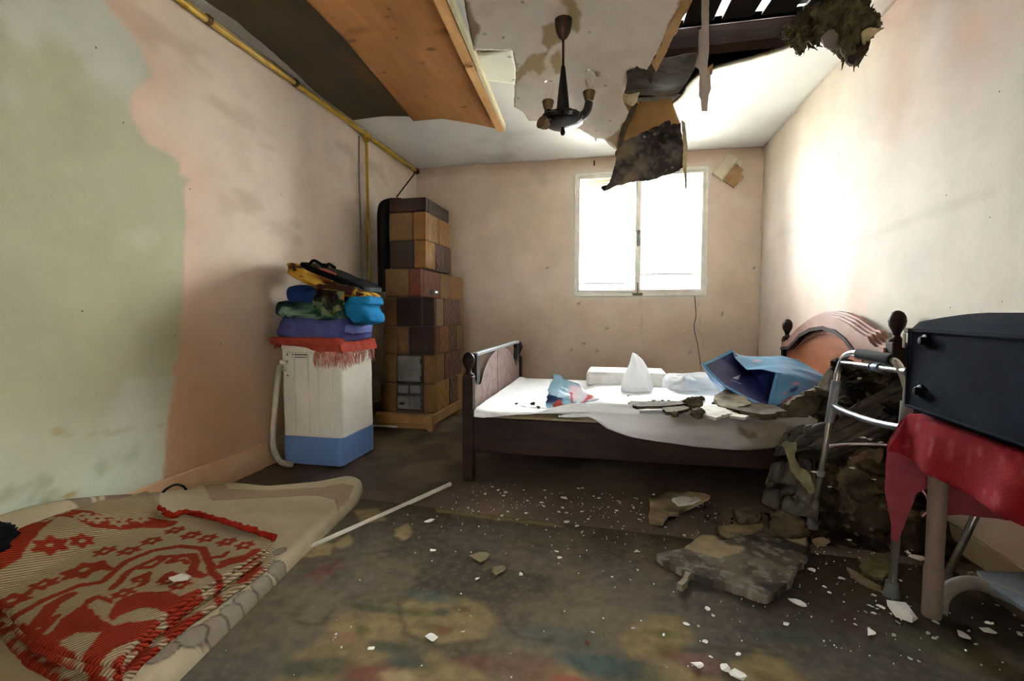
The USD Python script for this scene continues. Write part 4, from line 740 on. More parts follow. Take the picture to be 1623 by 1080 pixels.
V2 = V_[:, :2]; mk = near([(-.55, 2.9), (-.38, 2.86), (-.30, 2.9), (-.22, 2.95)], warp(V2, .04, 12, 3), .01, .012) + blob(warp(V2, .03, 15), (-.4, 2.87), (.08, .02), .6); c = over(c, np.clip(mk, 0, 1) * sstep(.4, .6, fbm(P3(V2, 40), 2, 6)), '#5d5148', .8)
tag(obj('bottom_sheet', m, linen, col=c), 'white sheet spread over the foot end of the mattress', 'sheet')
h2 = hem_of([(895, 640), (918, 651), (940, 662), (965, 679), (1000, 692), (1040, 701), (1100, 709), (1180, 713), (1245, 709), (1300, 705), (1420, 700)], YN - .03)
def sheet2(uv):
    X = -.24 + 1.50 * uv[:, 0] + .0 * uv[:, 1]; s = uv[:, 1]; d = .72
    a = np.clip(s / d, 0, 1); b = np.clip((s - d) / (1 - d), 0, 1)
    Y = 3.75 - (3.75 - 2.72) * a; t0 = MZ + .035 + .03 * (fbm(P3(np.column_stack([X, Y]), 3), 4, 15) - .4) + .03 * np.exp(-((Y - 3.05 - .1 * np.sin(3 * X)) / .12) ** 2) + .025 * np.exp(-((Y - 3.5) / .12) ** 2) * sstep(.1, .4, X)
    t0 = t0 - .02 * sstep(.1, .0, uv[:, 0]); zh = np.minimum(h2(X), t0 - .005); th = b * math.pi / 2
    Z = t0 * (1 - b) + zh * b + .018 * np.sin(b * math.pi) * (t0 - zh) / .2; Y = Y - .035 * np.sin(th) - .018 * np.sin(X * 9 + 3 * fbm(P3(np.column_stack([X, b]), 3), 2, 3)) * b - .02 * np.sin(b * math.pi)
    return np.column_stack([X + .02 * (fbm(P3(uv, 6), 3, 9) - .5) - .06 * b * sstep(.12, 0, uv[:, 0]), Y, Z])
m, q = gridsheet(sheet2, 170, 110, .008); V_ = np.array(m.vertices); c = np.ones((len(q), 3)) * S('#e2e2e4')
dirt = sstep(.34, .6, fbm(P3(V_ * [1, 1, 1.5], 4), 4, 25)) * sstep(.1, .5, V_[:, 0]) * sstep(2.98, 2.76, V_[:, 1]); c = over(c, dirt, '#6c5f4e', .92)
c = over(c, sstep(.05, .5, V_[:, 0]) * sstep(2.78, 2.72, V_[:, 1]), '#756858', .7); c = over(c, near([(.66, .40), (.70, .36), (.73, .37)], warp(V_[:, [0, 2]], .02, 12), .014, .01) * (V_[:, 1] < 2.85), '#57452f', .7)
tag(obj('duvet_cover', m, linen, col=c), 'white duvet cover hanging dirty over the near side of the bed', 'duvet cover')
# foam block, crumpled sheets at the far side
foam = mat('foam_block', '#c9bcae', rough=.95, c2='#e6dfd6', scale=6)
fb = obj('foam_block', box(-.19, .42, 3.72, 4.12, .43, .548, .02), mat('white_foam', '#dedbd6', rough=.9)); tag(fb, 'flat white foam block lying on the far side of the bed', 'foam block')
g_ = 'x'
wl = mat('white_cover', '#e4e3e4', rough=.9, bump=.0006, bscale=300, var=.03, translucent=.45)
def inflate(px_, Y, dep, seed, step=.012, lean=0.0):
    """A stuffed shape: the outline on the plane Y, swelling to both sides."""
    pts = [at(x, y, Y=Y)[[0, 2]] for x, y in px_]; poly = Polygon(pts).buffer(.012).buffer(-.012); v, f, nb = fill(poly, step); d = shapely.distance(shapely.points(v[:, 0], v[:, 1]), poly.exterior); dm = d.max(); zb_ = v[:, 1].min()
    h = dep * np.sqrt(np.clip(1 - (1 - np.clip(d / (.8 * dm), 0, 1)) ** 2, 0, 1)); w = .5 * dep * (fbm(P3(v, 9), 3, seed) - .5) * np.clip(d / .03, 0, 1); yo = lean * (v[:, 1] - zb_)
    A_ = np.column_stack([v[:, 0], Y + yo - h - w, v[:, 1]]); B_ = np.column_stack([v[:, 0], Y + yo + h - w, v[:, 1]]); n = len(v); m = T(np.vstack([A_, B_]), np.vstack([f, f[:, ::-1] + n])); m.merge_vertices(); return m
tag(obj('white_pillow', inflate([(984, 622), (985, 608), (990, 594), (998, 578), (1003, 560), (1010, 563), (1020, 572), (1027, 584), (1032, 598), (1036, 612), (1034, 624)], 3.45, .075, 3, lean=.25), wl), 'white pillow standing up to a point in the middle of the bed', 'pillow')
tag(obj('rolled_sheet', [soft((.68, 3.62, .485), np.array([.30, .14, .075]), 74, e1=.6, e2=.5, wr=.03, freq=6), soft((.48, 3.52, .49), np.array([.10, .1, .06]), 75, e1=.7, e2=.7, wr=.03, freq=8)], wl), 'rumpled white sheet bundled between the pillow and the blue bag', 'sheet')
# small printed plastic bag at the foot
plast = mat('printed_plastic', None, rough=.3, var=.08, spec=.5)
PB = [[(878, 592), (903, 604), (941, 627), (938, 637)], [(872, 612), (895, 622), (918, 632), (925, 640)], [(865, 628), (886, 632), (900, 640), (915, 647)], [(866, 648), (880, 652), (902, 650), (928, 653)]]
dep = [[3.06, 3.04, 3.0, 2.95], [2.95, 2.93, 2.92, 2.9], [2.88, 2.85, 2.86, 2.86], [2.83, 2.80, 2.80, 2.80]]
CP = np.array([[at(*PB[i][j], Y=dep[i][j]) for j in range(4)] for i in range(4)])
from scipy.interpolate import RectBivariateSpline
k4 = np.linspace(0, 1, 4); sp_ = [RectBivariateSpline(k4, k4, CP[:, :, k], kx=2, ky=2) for k in range(3)]
def pb(uv):
    P = np.column_stack([s.ev(uv[:, 0], uv[:, 1]) for s in sp_]); P[:, 2] = np.maximum(P[:, 2], MZ + .026); P += (fbm(P3(uv, 7), 2, 8)[:, None] - .5) * [.03, .03, .012]; return P
m, q = gridsheet(pb, 40, 40, .002)
c = np.ones((len(q), 3)) * S('#7fa9c0'); W = warp(q, .06, 6); c = over(c, blob(W, (.2, .62), (.28, .25), .2), '#e3c9d6'); c = over(c, near([(.1, .5), (.5, .9)], W, .05, .02), '#d8d8e4'); c = over(c, near([(.05, .62), (.35, .95)], W, .04, .02), '#c04a52'); c = over(c, near([(.3, .42), (.55, .75)], W, .03, .02), '#b24a5a'); c = over(c, near([(.75, 0), (.7, .35)], W, .1, .03), '#1c3a63'); c = over(c, blob(W, (.85, .4), (.12, .14), .2), '#b84f45'); c = over(c, blob(W, (.88, .75), (.1, .2), .2), '#7d6aa0'); c = over(c, near([(0, 0), (0, 1)], W, .02, .01), '#4f86a6')
tag(obj('printed_plastic_bag', m, plast, col=c), 'crumpled printed plastic bag at the foot end of the bed edge', 'plastic bag')
# big blue bag
bb = thing('shopping_bag', 'large light blue shopping bag with navy inside lying on the bed', 'bag', (0, 0, 0))
rim_px = [(1111, 577), (1136, 566), (1160, 554), (1164, 566), (1175, 578), (1184, 586), (1208, 585), (1234, 591), (1227, 618), (1219, 649), (1180, 631), (1146, 612), (1128, 596)]
rim_Y = [3.10, 3.22, 3.30, 3.24, 3.16, 3.12, 3.10, 3.05, 2.98, 2.92, 2.95, 2.99, 3.05]
R = np.array([at(x, y, Y=Y) for (x, y), Y in zip(rim_px, rim_Y)])
end_px = [(1180, 655), (1200, 640), (1215, 575), (1240, 566), (1265, 570), (1290, 584), (1313, 603), (1311, 612), (1300, 617), (1280, 622), (1255, 630), (1230, 640), (1205, 645)]
mid_px = [(1135, 620), (1150, 600), (1172, 568), (1195, 564), (1222, 563), (1248, 565), (1272, 578), (1285, 602), (1270, 618), (1245, 640), (1210, 648), (1175, 640), (1146, 632)]
mid_Y = [3.16, 3.3, 3.42, 3.44, 3.42, 3.38, 3.3, 3.18, 3.06, 2.98, 2.99, 3.02, 3.1]; end_Y = [3.2, 3.3, 3.40, 3.42, 3.38, 3.32, 3.22, 3.18, 3.14, 3.10, 3.08, 3.1, 3.14]
Mi = np.array([at(x, y, Y=Y) for (x, y), Y in zip(mid_px, mid_Y)]); En = np.array([at(x, y, Y=Y) for (x, y), Y in zip(end_px, end_Y)])
def loop_interp(A, n):
    A = np.vstack([A, A[:1]]); t = np.linspace(0, len(A) - 1, n, endpoint=False); i = t.astype(int); f = (t - i)[:, None]; return A[i] * (1 - f) + A[i + 1] * f
n_ = 104; r0, r1, r2 = loop_interp(R, n_), loop_interp(Mi, n_), loop_interp(En, n_)
rings = []
for t in np.linspace(0, 1, 22): rings.append((1 - t) ** 2 * r0 + 2 * t * (1 - t) * (r1 * 1.0) + t * t * r2)
V_ = np.vstack(rings); V_[:, 2] = np.maximum(V_[:, 2], MZ + .045); V_[n_:] += .03 * (fbm(P3(V_[n_:], 7), 3, 3)[:, None] - .5) * [.6, .6, 1]
Fc = []
for i in range(21):
    for j in range(n_): a, b = i * n_ + j, i * n_ + (j + 1) % n_; Fc += [[a, b, b + n_], [a, b + n_, a + n_]]
k = len(V_); V_ = np.vstack([V_, [rings[-1].mean(0)]]); V_[-1, 2] = max(V_[-1, 2], MZ + .05)
for j in range(n_): Fc.append([21 * n_ + j, 21 * n_ + (j + 1) % n_, k])
skyb = mat('blue_bag_plastic', None, rough=.35, var=.08, spec=.5, scale=6)
tt = np.concatenate([np.repeat(np.linspace(0, 1, 22), n_), [1]]); aa = np.concatenate([np.tile(np.arange(n_) / n_ * 13, 22), [0]]); AT = np.column_stack([aa, tt])
c = np.ones((len(V_), 3)) * S('#4d86ad'); c = over(c, sstep(.5, .7, fbm(P3(V_, 6), 3, 77)), '#5f9abd', .7)
for (a, b, r, cc) in ((8.0, .40, (.22, .07), '#1d2f63'), (7.6, .33, (.12, .07), '#c98a92'), (8.2, .25, (.1, .05), '#c98a92'), (9.0, .45, (.5, .15), '#9c5a50'), (9.6, .7, (.35, .2), '#b5707c'), (3.0, .25, (.2, .06), '#c08aa0'), (4.1, .25, (.22, .06), '#c08aa0'), (8.9, .85, (.35, .1), '#1c2b5a'), (8.2, .9, (.3, .08), '#e2e2e8')): c = over(c, blob(warp(AT, .06, 4), (a, b), r, .25), cc, .9)
obj('body', T(V_, Fc), skyb, bb, col=c)
ctr = R.mean(0); inn = []
for s, dd in ((1.0, 0), (.93, .002), (.9, .01), (.7, .10), (.4, .19), (.12, .24)):
    q_ = ctr + (r0 - ctr) * s; inn.append(q_ + (r2.mean(0) - ctr) * dd * 1.4 + [0, .02 * (dd > .05), 0])
for i in range(3, 6): inn[i][:, 2] = np.maximum(inn[i][:, 2], MZ + .05)
def ringmesh(rs, cap=True, flip_=False):
    V, Fq = np.vstack(rs), []
    for i in range(len(rs) - 1):
        for j in range(n_): a, b = i * n_ + j, i * n_ + (j + 1) % n_; Fq += [[a, b + n_, b], [a, a + n_, b + n_]]
    if cap:
        V = np.vstack([V, [rs[-1].mean(0)]])
        for j in range(n_): Fq.append([(len(rs) - 1) * n_ + j, len(V) - 1, (len(rs) - 1) * n_ + (j + 1) % n_])
    return T(V, Fq)
obj('lining', ringmesh(inn[2:]), mat('navy_lining', '#121a52', rough=.45, var=.3, spec=.4, scale=5), bb, smooth=50, label='shiny navy blue lining')
obj('rim_band', ringmesh(inn[:3], False), mat('blue_rim', '#4a80a8', rough=.4, spec=.4), bb)
# white sail mark with a line of lettering on the lining
def on_lining(x, y, off=.004):
    # first hit of the pixel's ray on the lining
    m_ = trimesh.Trimesh(*[ringmesh(inn[2:]).vertices, ringmesh(inn[2:]).faces], process=False); d = ray(x, y)
    loc, _, _ = trimesh.ray.ray_triangle.RayMeshIntersector(m_).intersects_location([EYE], [d / np.linalg.norm(d)], multiple_hits=False); return (loc[0] if len(loc) else at(x, y, Y=3.1)) - d / np.linalg.norm(d) * off
whitep = mat('white_print', '#c9cbd6', rough=.5)
tri = [on_lining(*p) for p in ((1161, 600), (1174, 594), (1170, 602))]; ln = [on_lining(*p) for p in ((1158, 603), (1165, 605), (1175, 609))]
obj('printed_mark', [hull(list(np.array(tri)) + list(np.array(tri) + [0, .002, .001])), tube(ln, .0016, 5)], whitep, bb)
# debris on the bed
pg = mat('grey_plaster_debris', '#6d6455', rough=.95, c2='#a39a8a', scale=12, bump=.004, bscale=30); bg = mat('brown_debris', '#3a3022', rough=.95, c2='#5e513c', scale=14, bump=.005, bscale=30); pw = mat('pale_plaster_debris', '#aaa396', rough=.95, c2='#cdc8be', scale=10, bump=.002)
def slab(pts, t, seed, step=.02, warp_=.01, amp=.01):
    m, q = plate(rag(pts, .015, amp, seed, 35), step, lambda v: np.column_stack([v, t + warp_ * (fbm(P3(v, 9, seed), 3, seed) - .3)]), t); return m
def debris(name, label, cat, px_, z, t, m, seed, rx=0, ry=0, amp=.012, group=None, wp=.012):
    pts = [at(x, y, Z=z)[:2] for x, y in px_]; c0 = np.mean(pts, 0); mm = slab([tuple(np.array(p) - c0) for p in pts], t, seed, amp=amp, warp_=wp)
    mm = moved(mm, rx=rx, ry=ry); mm.apply_translation([c0[0], c0[1], z - min(0, 0)]); zmin = np.array(mm.vertices)[:, 2].min(); mm.apply_translation([0, 0, z - zmin])
    return tag(obj(name, mm, m), label, cat, group)
zs = MZ + .065
debris('lath_board', 'thin grey lath board lying across the white duvet cover', 'board', [(995, 645), (1000, 641), (1060, 642), (1100, 638), (1112, 644), (1060, 648), (1010, 650)], zs + .005, .016, bg, 11, rx=0)
debris('lath_board', 'short splintered lath board left of the debris heap on the duvet', 'board', [(1050, 652), (1080, 648), (1092, 652), (1070, 660), (1055, 659)], zs - .005, .018, bg, 12)
debris('plaster_piece', 'pale broken plaster piece in the middle of the debris on the duvet', 'plaster', [(1108, 652), (1125, 648), (1150, 652), (1160, 660), (1135, 668), (1118, 664)], zs, .016, pw, 13)
debris('plaster_piece', 'grey plaster piece just below the blue bag on the duvet', 'plaster', [(1130, 642), (1150, 636), (1178, 642), (1190, 650), (1160, 654), (1138, 650)], zs, .02, pg, 14, rx=8)
debris('plaster_piece', 'flat pale plaster flake beneath the navy bag opening', 'plaster', [(1150, 656), (1170, 652), (1195, 660), (1180, 668), (1160, 666)], zs - .005, .012, pw, 15)
for i, (x, y, r, lb) in enumerate([(1098, 640, .05, 'dark crumbly debris lump upright in the middle of the duvet'), (1106, 655, .035, 'dark debris lump in front of the upright lump on the duvet'), (1070, 657, .02, 'small dark debris lump on the near duvet edge'), (1112, 632, .02, 'small dark lump behind the upright debris lump')]):
    p = at(x, y, Z=zs + r * .4); tag(obj('debris_lump', moved(lump((r, r, r * .75), 80 + i, 3, .5, 2), p), bg), lb, 'debris')
debris('debris_mat', 'dark crumbly insulation mat lying under the blue bag edge', 'debris', [(1140, 650), (1200, 648), (1232, 652), (1245, 662), (1210, 668), (1170, 662)], zs - .01, .03, bg, 16, amp=.02)
for i, (x, y, r) in enumerate([(1050, 637, .012), (1036, 637, .012), (1060, 636, .009), (1015, 640, .014), (996, 628, .008), (845, 640, .014), (853, 646, .012), (1080, 636, .01), (1130, 640, .012), (818, 640, .01)]):
    p = at(x, y, Z=MZ + .03 + .035 * (x > 900) + r * .3); tag(obj('debris_crumb', moved(chunk(r, 90 + i, el=1.5), p), bg), 'tiny dark debris crumb scattered on the white bedding', 'debris', 'dark crumbs on the bedding')
# ------------------------------------------------------------------ table, cloth, suitcase
tw = mat('table_leg_wood', '#75655a', rough=.6, c2='#8d7c70', scale=4, aniso=(4, 4, .8))
TX0, TX1, TY0, TY1, TZ = .957, 1.428, .90, 1.79, .672
tb = thing('table', 'small wooden table under the red cloth at the right edge', 'table', (0, 0, 0))
obj('tabletop', box(TX0 + .005, TX1, TY0, TY1 - .005, TZ - .028, TZ - .004), tw, tb); obj('apron', [box(TX0 + .06, TX0 + .08, TY0 + .08, TY1 - .08, TZ - .11, TZ - .028, .002), box(TX1 - .05, TX1 - .03, TY0 + .08, TY1 - .08, TZ - .11, TZ - .028, .002)], tw, tb)
for x, y in ((1.035, 1.765), (1.385, 1.74), (1.05, .98), (1.385, .98)):
    l_ = obj('leg', lathe([(0, .0), (.022, 0), (.023, .01), (.025, .3), (.029, TZ - .03), (0, TZ - .028)], 20, (x, y, 0)), tw, tb); obj('leg_cap', lathe([(0, -.0), (.024, .0), (.027, .02), (.027, .17), (.024, .18), (0, .18)], 20, (x, y, 0.0)), tw, l_)
redc = cloth('red_velvet', None, var=.18, scale=30, sheen=0)
m, q, fn = drape(rag([(1.43, .93), (.79, .93), (.785, 1.28), (.79, 1.55), (.80, 1.70), (.82, 1.82), (.88, 1.99), (.935, 2.24), (.96, 2.25), (.985, 2.13), (1.0, 2.07), (1.03, 2.05), (1.05, 2.15), (1.2, 2.14), (1.43, 2.14)], .02, .006, 3), TX0, TX1, TY0, TY1, TZ, .014, .005, flare=.06, fold=.010, ff=26, seed=2, ck=.15)
n_r = len(q) // 2; c = np.ones((len(q), 3)) * S('#861b24'); c = over(c, sstep(.55, .75, fbm(P3(q, 9), 4, 6)), '#b03c42', .4); c = over(c, sstep(.62, .75, fbm(P3(q * [1, 2], 22), 3, 8)), '#b85a64', .4); c[n_r:] = S('#93434c')
tc_ = thing('tablecloth', 'worn red velvet cloth hanging ragged over the table corner', 'tablecloth', (0, 0, 0)); obj('cloth', m, redc, tc_, col=c)
b_ = fn(np.array([[1.01, 2.05]]))[0]; obj('loose_thread', tube(spline([b_, b_ + [.02, 0, -.03], b_ + [.03, .0, -.07], b_ + [.012, 0, -.10]]), .003, 6), cloth('pink_thread', '#b88a8e'), tc_)
navy = mat('suitcase_fabric', '#141821', rough=.9, var=.15, bump=.0006, bscale=500, sheen=0, spec=.04, scale=5, c2='#1c212d'); blk = mat('suitcase_rubber', '#0a0a0c', rough=.55, spec=.1); chrome = mat('chrome', '#b9b9ba', rough=.18, metal=1.0, var=.1)
sc_ = thing('suitcase', 'dark navy fabric suitcase lying on the red cloth with black feet', 'suitcase', (.946, 1.80, TZ + .012), -3.0)
SL_, SW_, SH_ = .78, .385, .288
body = box(0, SW_, -SL_, 0, 0, SH_, .022); body = man(Manifold(__import__('manifold3d').Mesh(np.asarray(body.vertices, np.float32), np.asarray(body.faces, np.uint32))).refine_to_length(.03)); V_ = np.array(body.vertices)
V_[:, 2] += .03 * np.sin(np.clip((V_[:, 0] - .02) / (SW_ - .04), 0, 1) * math.pi) ** .7 * (V_[:, 2] > SH_ * .9) * np.clip(-V_[:, 1] / .06, 0, 1) ** .5; V_[:, 0] += .006 * (fbm(P3(V_, 6), 3, 4) - .5) * (V_[:, 0] < .01)
obj('shell', T(V_, body.faces), navy, sc_)
def seam(z, o): return tube([(o, -.02, z), (-.004, -.024, z), (-.004, -SL_ + .02, z)], .0045, 8)
obj('piping', [seam(SH_ - .028, .02)], navy, sc_); obj('piping', [seam(.018, .02)], navy, sc_); obj('piping', [tube([(-.003, -.02, .02), (-.003, -.02, SH_ - .03)], .004, 8)], navy, sc_)
obj('zip_slider', [box(-.014, .004, -.028, -.008, SH_ - .035, SH_ - .018, .003), box(-.018, -.012, -.024, -.010, SH_ - .085, SH_ - .035, .003)], chrome, sc_)
for y, z in ((-.115, .232), (-.10, .075), (-.66, .232), (-.66, .075)):
    k_ = lathe([(0, 0), (.021, 0), (.020, .006), (.013, .009), (.013, .016), (.009, .020), (0, .021)], 20); k_.apply_transform(trimesh.transformations.rotation_matrix(-math.pi / 2, [0, 1, 0])); k_.apply_translation([-.001, y, z]); obj('foot', k_, blk, sc_)
# ------------------------------------------------------------------ walking frame
alu = mat('polished_aluminium', '#b4b2ae', rough=.22, metal=1.0, var=.08); sleeve = mat('grey_sleeve', '#6d7274', rough=.45, metal=.4); clampm = mat('blue_grey_clamp', '#5e6b80', rough=.5); grip = mat('dark_foam_grip', '#262521', rough=.95); rubber = mat('grey_rubber', '#5a5d5c', rough=.8)
wk = thing('walking_frame', 'folded aluminium walking frame standing in front of the debris heap', 'walking frame', (0, 0, 0))
L1, L2 = np.array([.922, 2.42, 0]), np.array([.972, 1.87, 0]); T1, T2 = np.array([.995, 2.405, .70]), np.array([1.0, 1.885, .70])
top_ = spline([L1 + (T1 - L1) * .03, L1 + (T1 - L1) * .5, T1 * .98 + L1 * .02, T1 + [.004, -.01, .05], T1 + [.005, -.05, .105], T1 + [.005, -.13, .132], [1.0, 2.15, .834], [1.0, 2.0, .832], T2 + [0, .06, .115], T2 + [0, .012, .06], T2, L2 + (T2 - L2) * .5, L2 + (T2 - L2) * .03], 8)
obj('side_tube', tube(top_, .0132, 16), alu, wk)
for l, t in ((L1, T1), (L2, T2)): obj('sleeve', tube([l + (t - l) * .72, l + (t - l) * .995], .0185, 16), sleeve, wk); obj('height_collar', tube([l + (t - l) * .36, l + (t - l) * .395], .0165, 14), sleeve, wk); obj('rubber_tip', lathe([(0, 0), (.026, 0), (.028, .01), (.022, .03), (.019, .06), (0, .06)], 18, tuple(l)), rubber, wk)
gp_ = spline([[1.003, 2.235, .834], [1.0, 2.15, .835], [1.0, 2.0, .833], [1.0, 1.975, .832]], 5); obj('handgrip', tube(gp_, .0185 + .002 * (np.arange(len(gp_)) % 2), 16), grip, wk)
mb = obj('middle_bar', tube([[1.0, 2.36, .782], [1.0, 1.89, .80]], .0115, 14), alu, wk); obj('bar_clamp', [tube([[1.0, 2.10, .792], [1.0, 2.06, .794]], .0165, 14), tube([[1.0, 2.12, .792], [1.0, 2.13, .79]], .015, 12)], clampm, mb)
obj('side_brace', tube(spline([[.983, 2.42, .588], [.99, 2.3, .575], [.998, 2.1, .578], [1.0, 1.885, .60]], 8), .0135, 14), mat('grey_plastic_brace', '#7d868c', rough=.4, metal=.5), wk)
T3, T4 = np.array([1.30, 2.40, .62]), np.array([1.30, 2.02, .55])
obj('cross_tube', tube(spline([[.955, 2.425, .28], [.963, 2.43, .33], [.985, 2.44, .375], [1.03, 2.445, .392], [1.15, 2.45, .40], [1.28, 2.45, .40]], 7), .0105, 12), alu, wk); obj('front_leg', tube(spline([[1.225, 2.02, .02], [1.283, 2.0, .24], [1.36, 1.985, .5], [1.39, 2.0, .60]], 8), .0125, 14), alu, wk); obj('rubber_tip', lathe([(0, 0), (.022, 0), (.022, .03), (.018, .05), (0, .05)], 16, (1.222, 2.02, 0)), rubber, wk)
# ------------------------------------------------------------------ bent grey tube with a grey panel at the right edge of the floor
ch = thing('folding_seat', 'grey bent tube frame with a grey panel lying on the floor under the table', 'folding seat', (0, 0, 0))
A = [at(1488, 972, Z=.02), at(1492, 948, Z=.06), at(1512, 930, Z=.095), at(1545, 925, Z=.10), at(1600, 945, Z=.10), at(1700, 985, Z=.10)]
obj('tube', tube(spline(A, 10), .0225, 16), mat('grey_enamel', '#7c776e', rough=.5), ch)
m, q = plate(plan([(1548, 914), (1640, 918), (1760, 960), (1760, 1010), (1640, 985), (1570, 940)], .10), .03, lambda v: np.column_stack([v, .115 + .01 * fbm(P3(v, 5), 2, 3)]), .012); obj('panel', m, mat('grey_fabric', '#6f7780', rough=.9), ch)
# ------------------------------------------------------------------ debris heap against the bed's headboard end
hm = mat('heap_rubble', None, rough=1.0, var=.45, scale=22, bump=.012, bscale=26, spec=.1)
def hz(v):
    X, Y = v[:, 0], v[:, 1]; n = fbm(P3(v, 3.2), 5, 101) - .5; n2 = fbm(P3(v, 11), 4, 103) - .5
    topz = .42 + .30 * sstep(1.0, 1.18, X) - .03 * sstep(1.2, 1.4, X); f = sstep(2.24 + .2 * sstep(1.15, .9, X) + .16 * n, 2.72, Y); b = sstep(3.2, 2.85, Y)
    z = np.where(Y < 2.80, topz * f, topz * b + .42 * (1 - b)); z = z * sstep(.86, 1.0, X + .1 * n + .12 * (Y > 2.74))
    return np.maximum(z + .10 * n * (z > .05) + .035 * n2 * (z > .03), .002)
m, q = plate(rag([(.82, 2.26), (1.425, 2.2), (1.425, 3.12), (1.15, 3.2), (.96, 3.02), (.92, 2.80), (.84, 2.5)], .03, .03, 5), .012, lambda v: np.column_stack([v, hz(v)]), .004)
g = np.random.default_rng(17); ms = [m]
for i in range(46):
    x, y = g.uniform(.95, 1.36), g.uniform(2.28, 2.80); z0_ = hz(np.array([[x, y]]))[0]; r = g.uniform(.03, .085)
    if z0_ < .04: continue
    b_ = lump((r * g.uniform(.8, 1.5), r * g.uniform(.6, 1.1), r * g.uniform(.4, .8)), 400 + i, 3, .5, 2.2, 5); ms.append(moved(b_, (min(x, 1.34), y, z0_ + .0), rx=g.uniform(-30, 50), rz=g.uniform(0, 180)))
m = join(ms); V_ = np.array(m.vertices); n = fbm(P3(V_, 6), 5, 105); c = np.ones((len(V_), 3)) * S('#352c20'); c = over(c, sstep(.5, .66, n), '#4b4231', .9); c = over(c, sstep(.42, .3, n), '#1a150f', .9); c = over(c, sstep(.66, .74, fbm(P3(V_, 28), 3, 106)), '#857a64', .6); c = over(c, sstep(.55, .7, fbm(P3(V_, 4, 8), 3, 108)), '#4f4422', .5)
hp_t = tag(obj('debris_heap', m, hm, col=c), 'heap of dark rotten insulation and plaster rubble between bed and walking frame', 'rubble', kind='stuff')
# pieces lying on the heap
def fold_sheet(name, corners, t, m, label, cat, seed, amp=.03, freq=(3, 14), nu=36, nv=40):
    C = [np.array(p, float) for p in corners]
    def fn(uv):
        u, v = uv[:, :1], uv[:, 1:]; p = (1 - u) * (1 - v) * C[0] + u * (1 - v) * C[1] + u * v * C[2] + (1 - u) * v * C[3]; N = np.cross(C[1] - C[0], C[3] - C[0]); N = N / np.linalg.norm(N)
        w = fbm(P3(uv * np.array(freq), 1, seed * 3.3), 3, seed) - .5; rid = 1 - np.abs(2 * noise(P3(uv * np.array(freq) * .7, 1, seed * 1.7), seed) - 1); e = .05 * (fbm(P3(uv, 6, seed), 2, seed + 2) - .5)
        return p + N * (amp * (2 * w[:, None] + rid[:, None] ** 3 - .6)) + (C[1] - C[0]) * e[:, None]
    mm, q = gridsheet(fn, nu, nv, t); return tag(obj(name, mm, m), label, cat)
gf = mat('grey_felt', '#29251d', rough=.9, c2='#4a4338', scale=5, aniso=(1, 1, 1), bump=.003, bscale=30); gpl = mat('dusty_plastic_sheet', '#2a261f', rough=.6, c2='#4c4639', scale=7, spec=.5)
YH = 2.46
fold_sheet('felt_sheet', [yat(1300, 735, 2.47), yat(1330, 655, 2.50), yat(1440, 595, 2.60), yat(1440, 668, 2.52)], .006, gf, 'folded grey felt sheet slanting across the top of the debris heap', 'felt', 4, .022, (14, 3))
fold_sheet('plastic_sheet', [yat(1225, 722, 2.56), yat(1250, 680, 2.66), yat(1335, 668, 2.6), yat(1335, 712, 2.5)], .004, gpl, 'crumpled dusty grey plastic sheet at the left edge of the heap just below the mattress', 'plastic sheet', 6, .03, (6, 6))
fold_sheet('plastic_sheet', [yat(1206, 800, 2.45), yat(1222, 735, 2.62), yat(1290, 730, 2.52), yat(1296, 830, 2.38)], .004, gpl, 'torn grey plastic sheet sagging to the floor at the foot of the heap', 'plastic sheet', 9, .05, (5, 5))
hang('plaster_flake', [(1238, 704), (1248, 699), (1262, 705), (1262, 725), (1270, 742), (1284, 752), (1296, 775), (1306, 806), (1298, 800), (1284, 782), (1268, 762), (1254, 748), (1248, 722)], 2.42, .008, mat('olive_plaster', '#5d593f', rough=.9, c2='#8a8566', scale=12), 'pale olive plaster flake standing on edge at the left of the heap', 'plaster', amp=.012, tilt=-.12, bulge=.05, step=.012)
for nm, lb, px_, Y, t, m_, sd, ti in (('board_piece', 'layered brown board rolled at its edge on the heap beside the blue bag', [(1232, 652), (1250, 638), (1280, 622), (1305, 618), (1318, 625), (1318, 648), (1296, 655), (1262, 668), (1240, 668)], 2.78, .04, bg, 21, .25), ('board_piece', 'dark torn board leaning at the top of the heap behind the handgrip', [(1336, 600), (1350, 586), (1390, 580), (1440, 578), (1440, 640), (1390, 650), (1345, 640)], 2.74, .03, bg, 22, .1), ('board_piece', 'broken slab of dark board upright at the bottom right of the heap', [(1330, 760), (1360, 720), (1400, 715), (1405, 790), (1370, 822), (1335, 815)], 2.38, .03, bg, 23, -.1)):
    hang(nm, px_, Y, t, m_, lb, 'board', amp=.025, seed=sd, tilt=ti, bulge=.12, step=.018)
for i, (x, y, Y, r) in enumerate([(1362, 600, 2.6, .012), (1379, 697, 2.38, .014), (1368, 694, 2.40, .014), (1397, 702, 2.4, .016), (1315, 772, 2.38, .010), (1290, 748, 2.38, .012), (1342, 655, 2.4, .01), (1350, 742, 2.36, .012), (1385, 760, 2.38, .01)]):
    tag(obj('plaster_crumb', moved(chunk(r, 120 + i, flat=.5, el=1.4), yat(x, y, Y)), pw), 'small pale plaster crumb caught on the dark debris heap', 'plaster', 'pale crumbs on the heap')
# ------------------------------------------------------------------ baseboard ledge of the left wall
struct('baseboard_left', box(XL, XL + .016, YF + .02, YB - .02, 0, .168, .005), mat('baseboard_paint', '#c79e7c', rough=.85, c2='#d8b494', scale=3))
struct('baseboard_right', box(XR - .012, XR, YF + .02, YB - .02, 0, .10, .004), mat('baseboard_right_paint', '#a8977c', rough=.85, c2='#bfae94', scale=3))
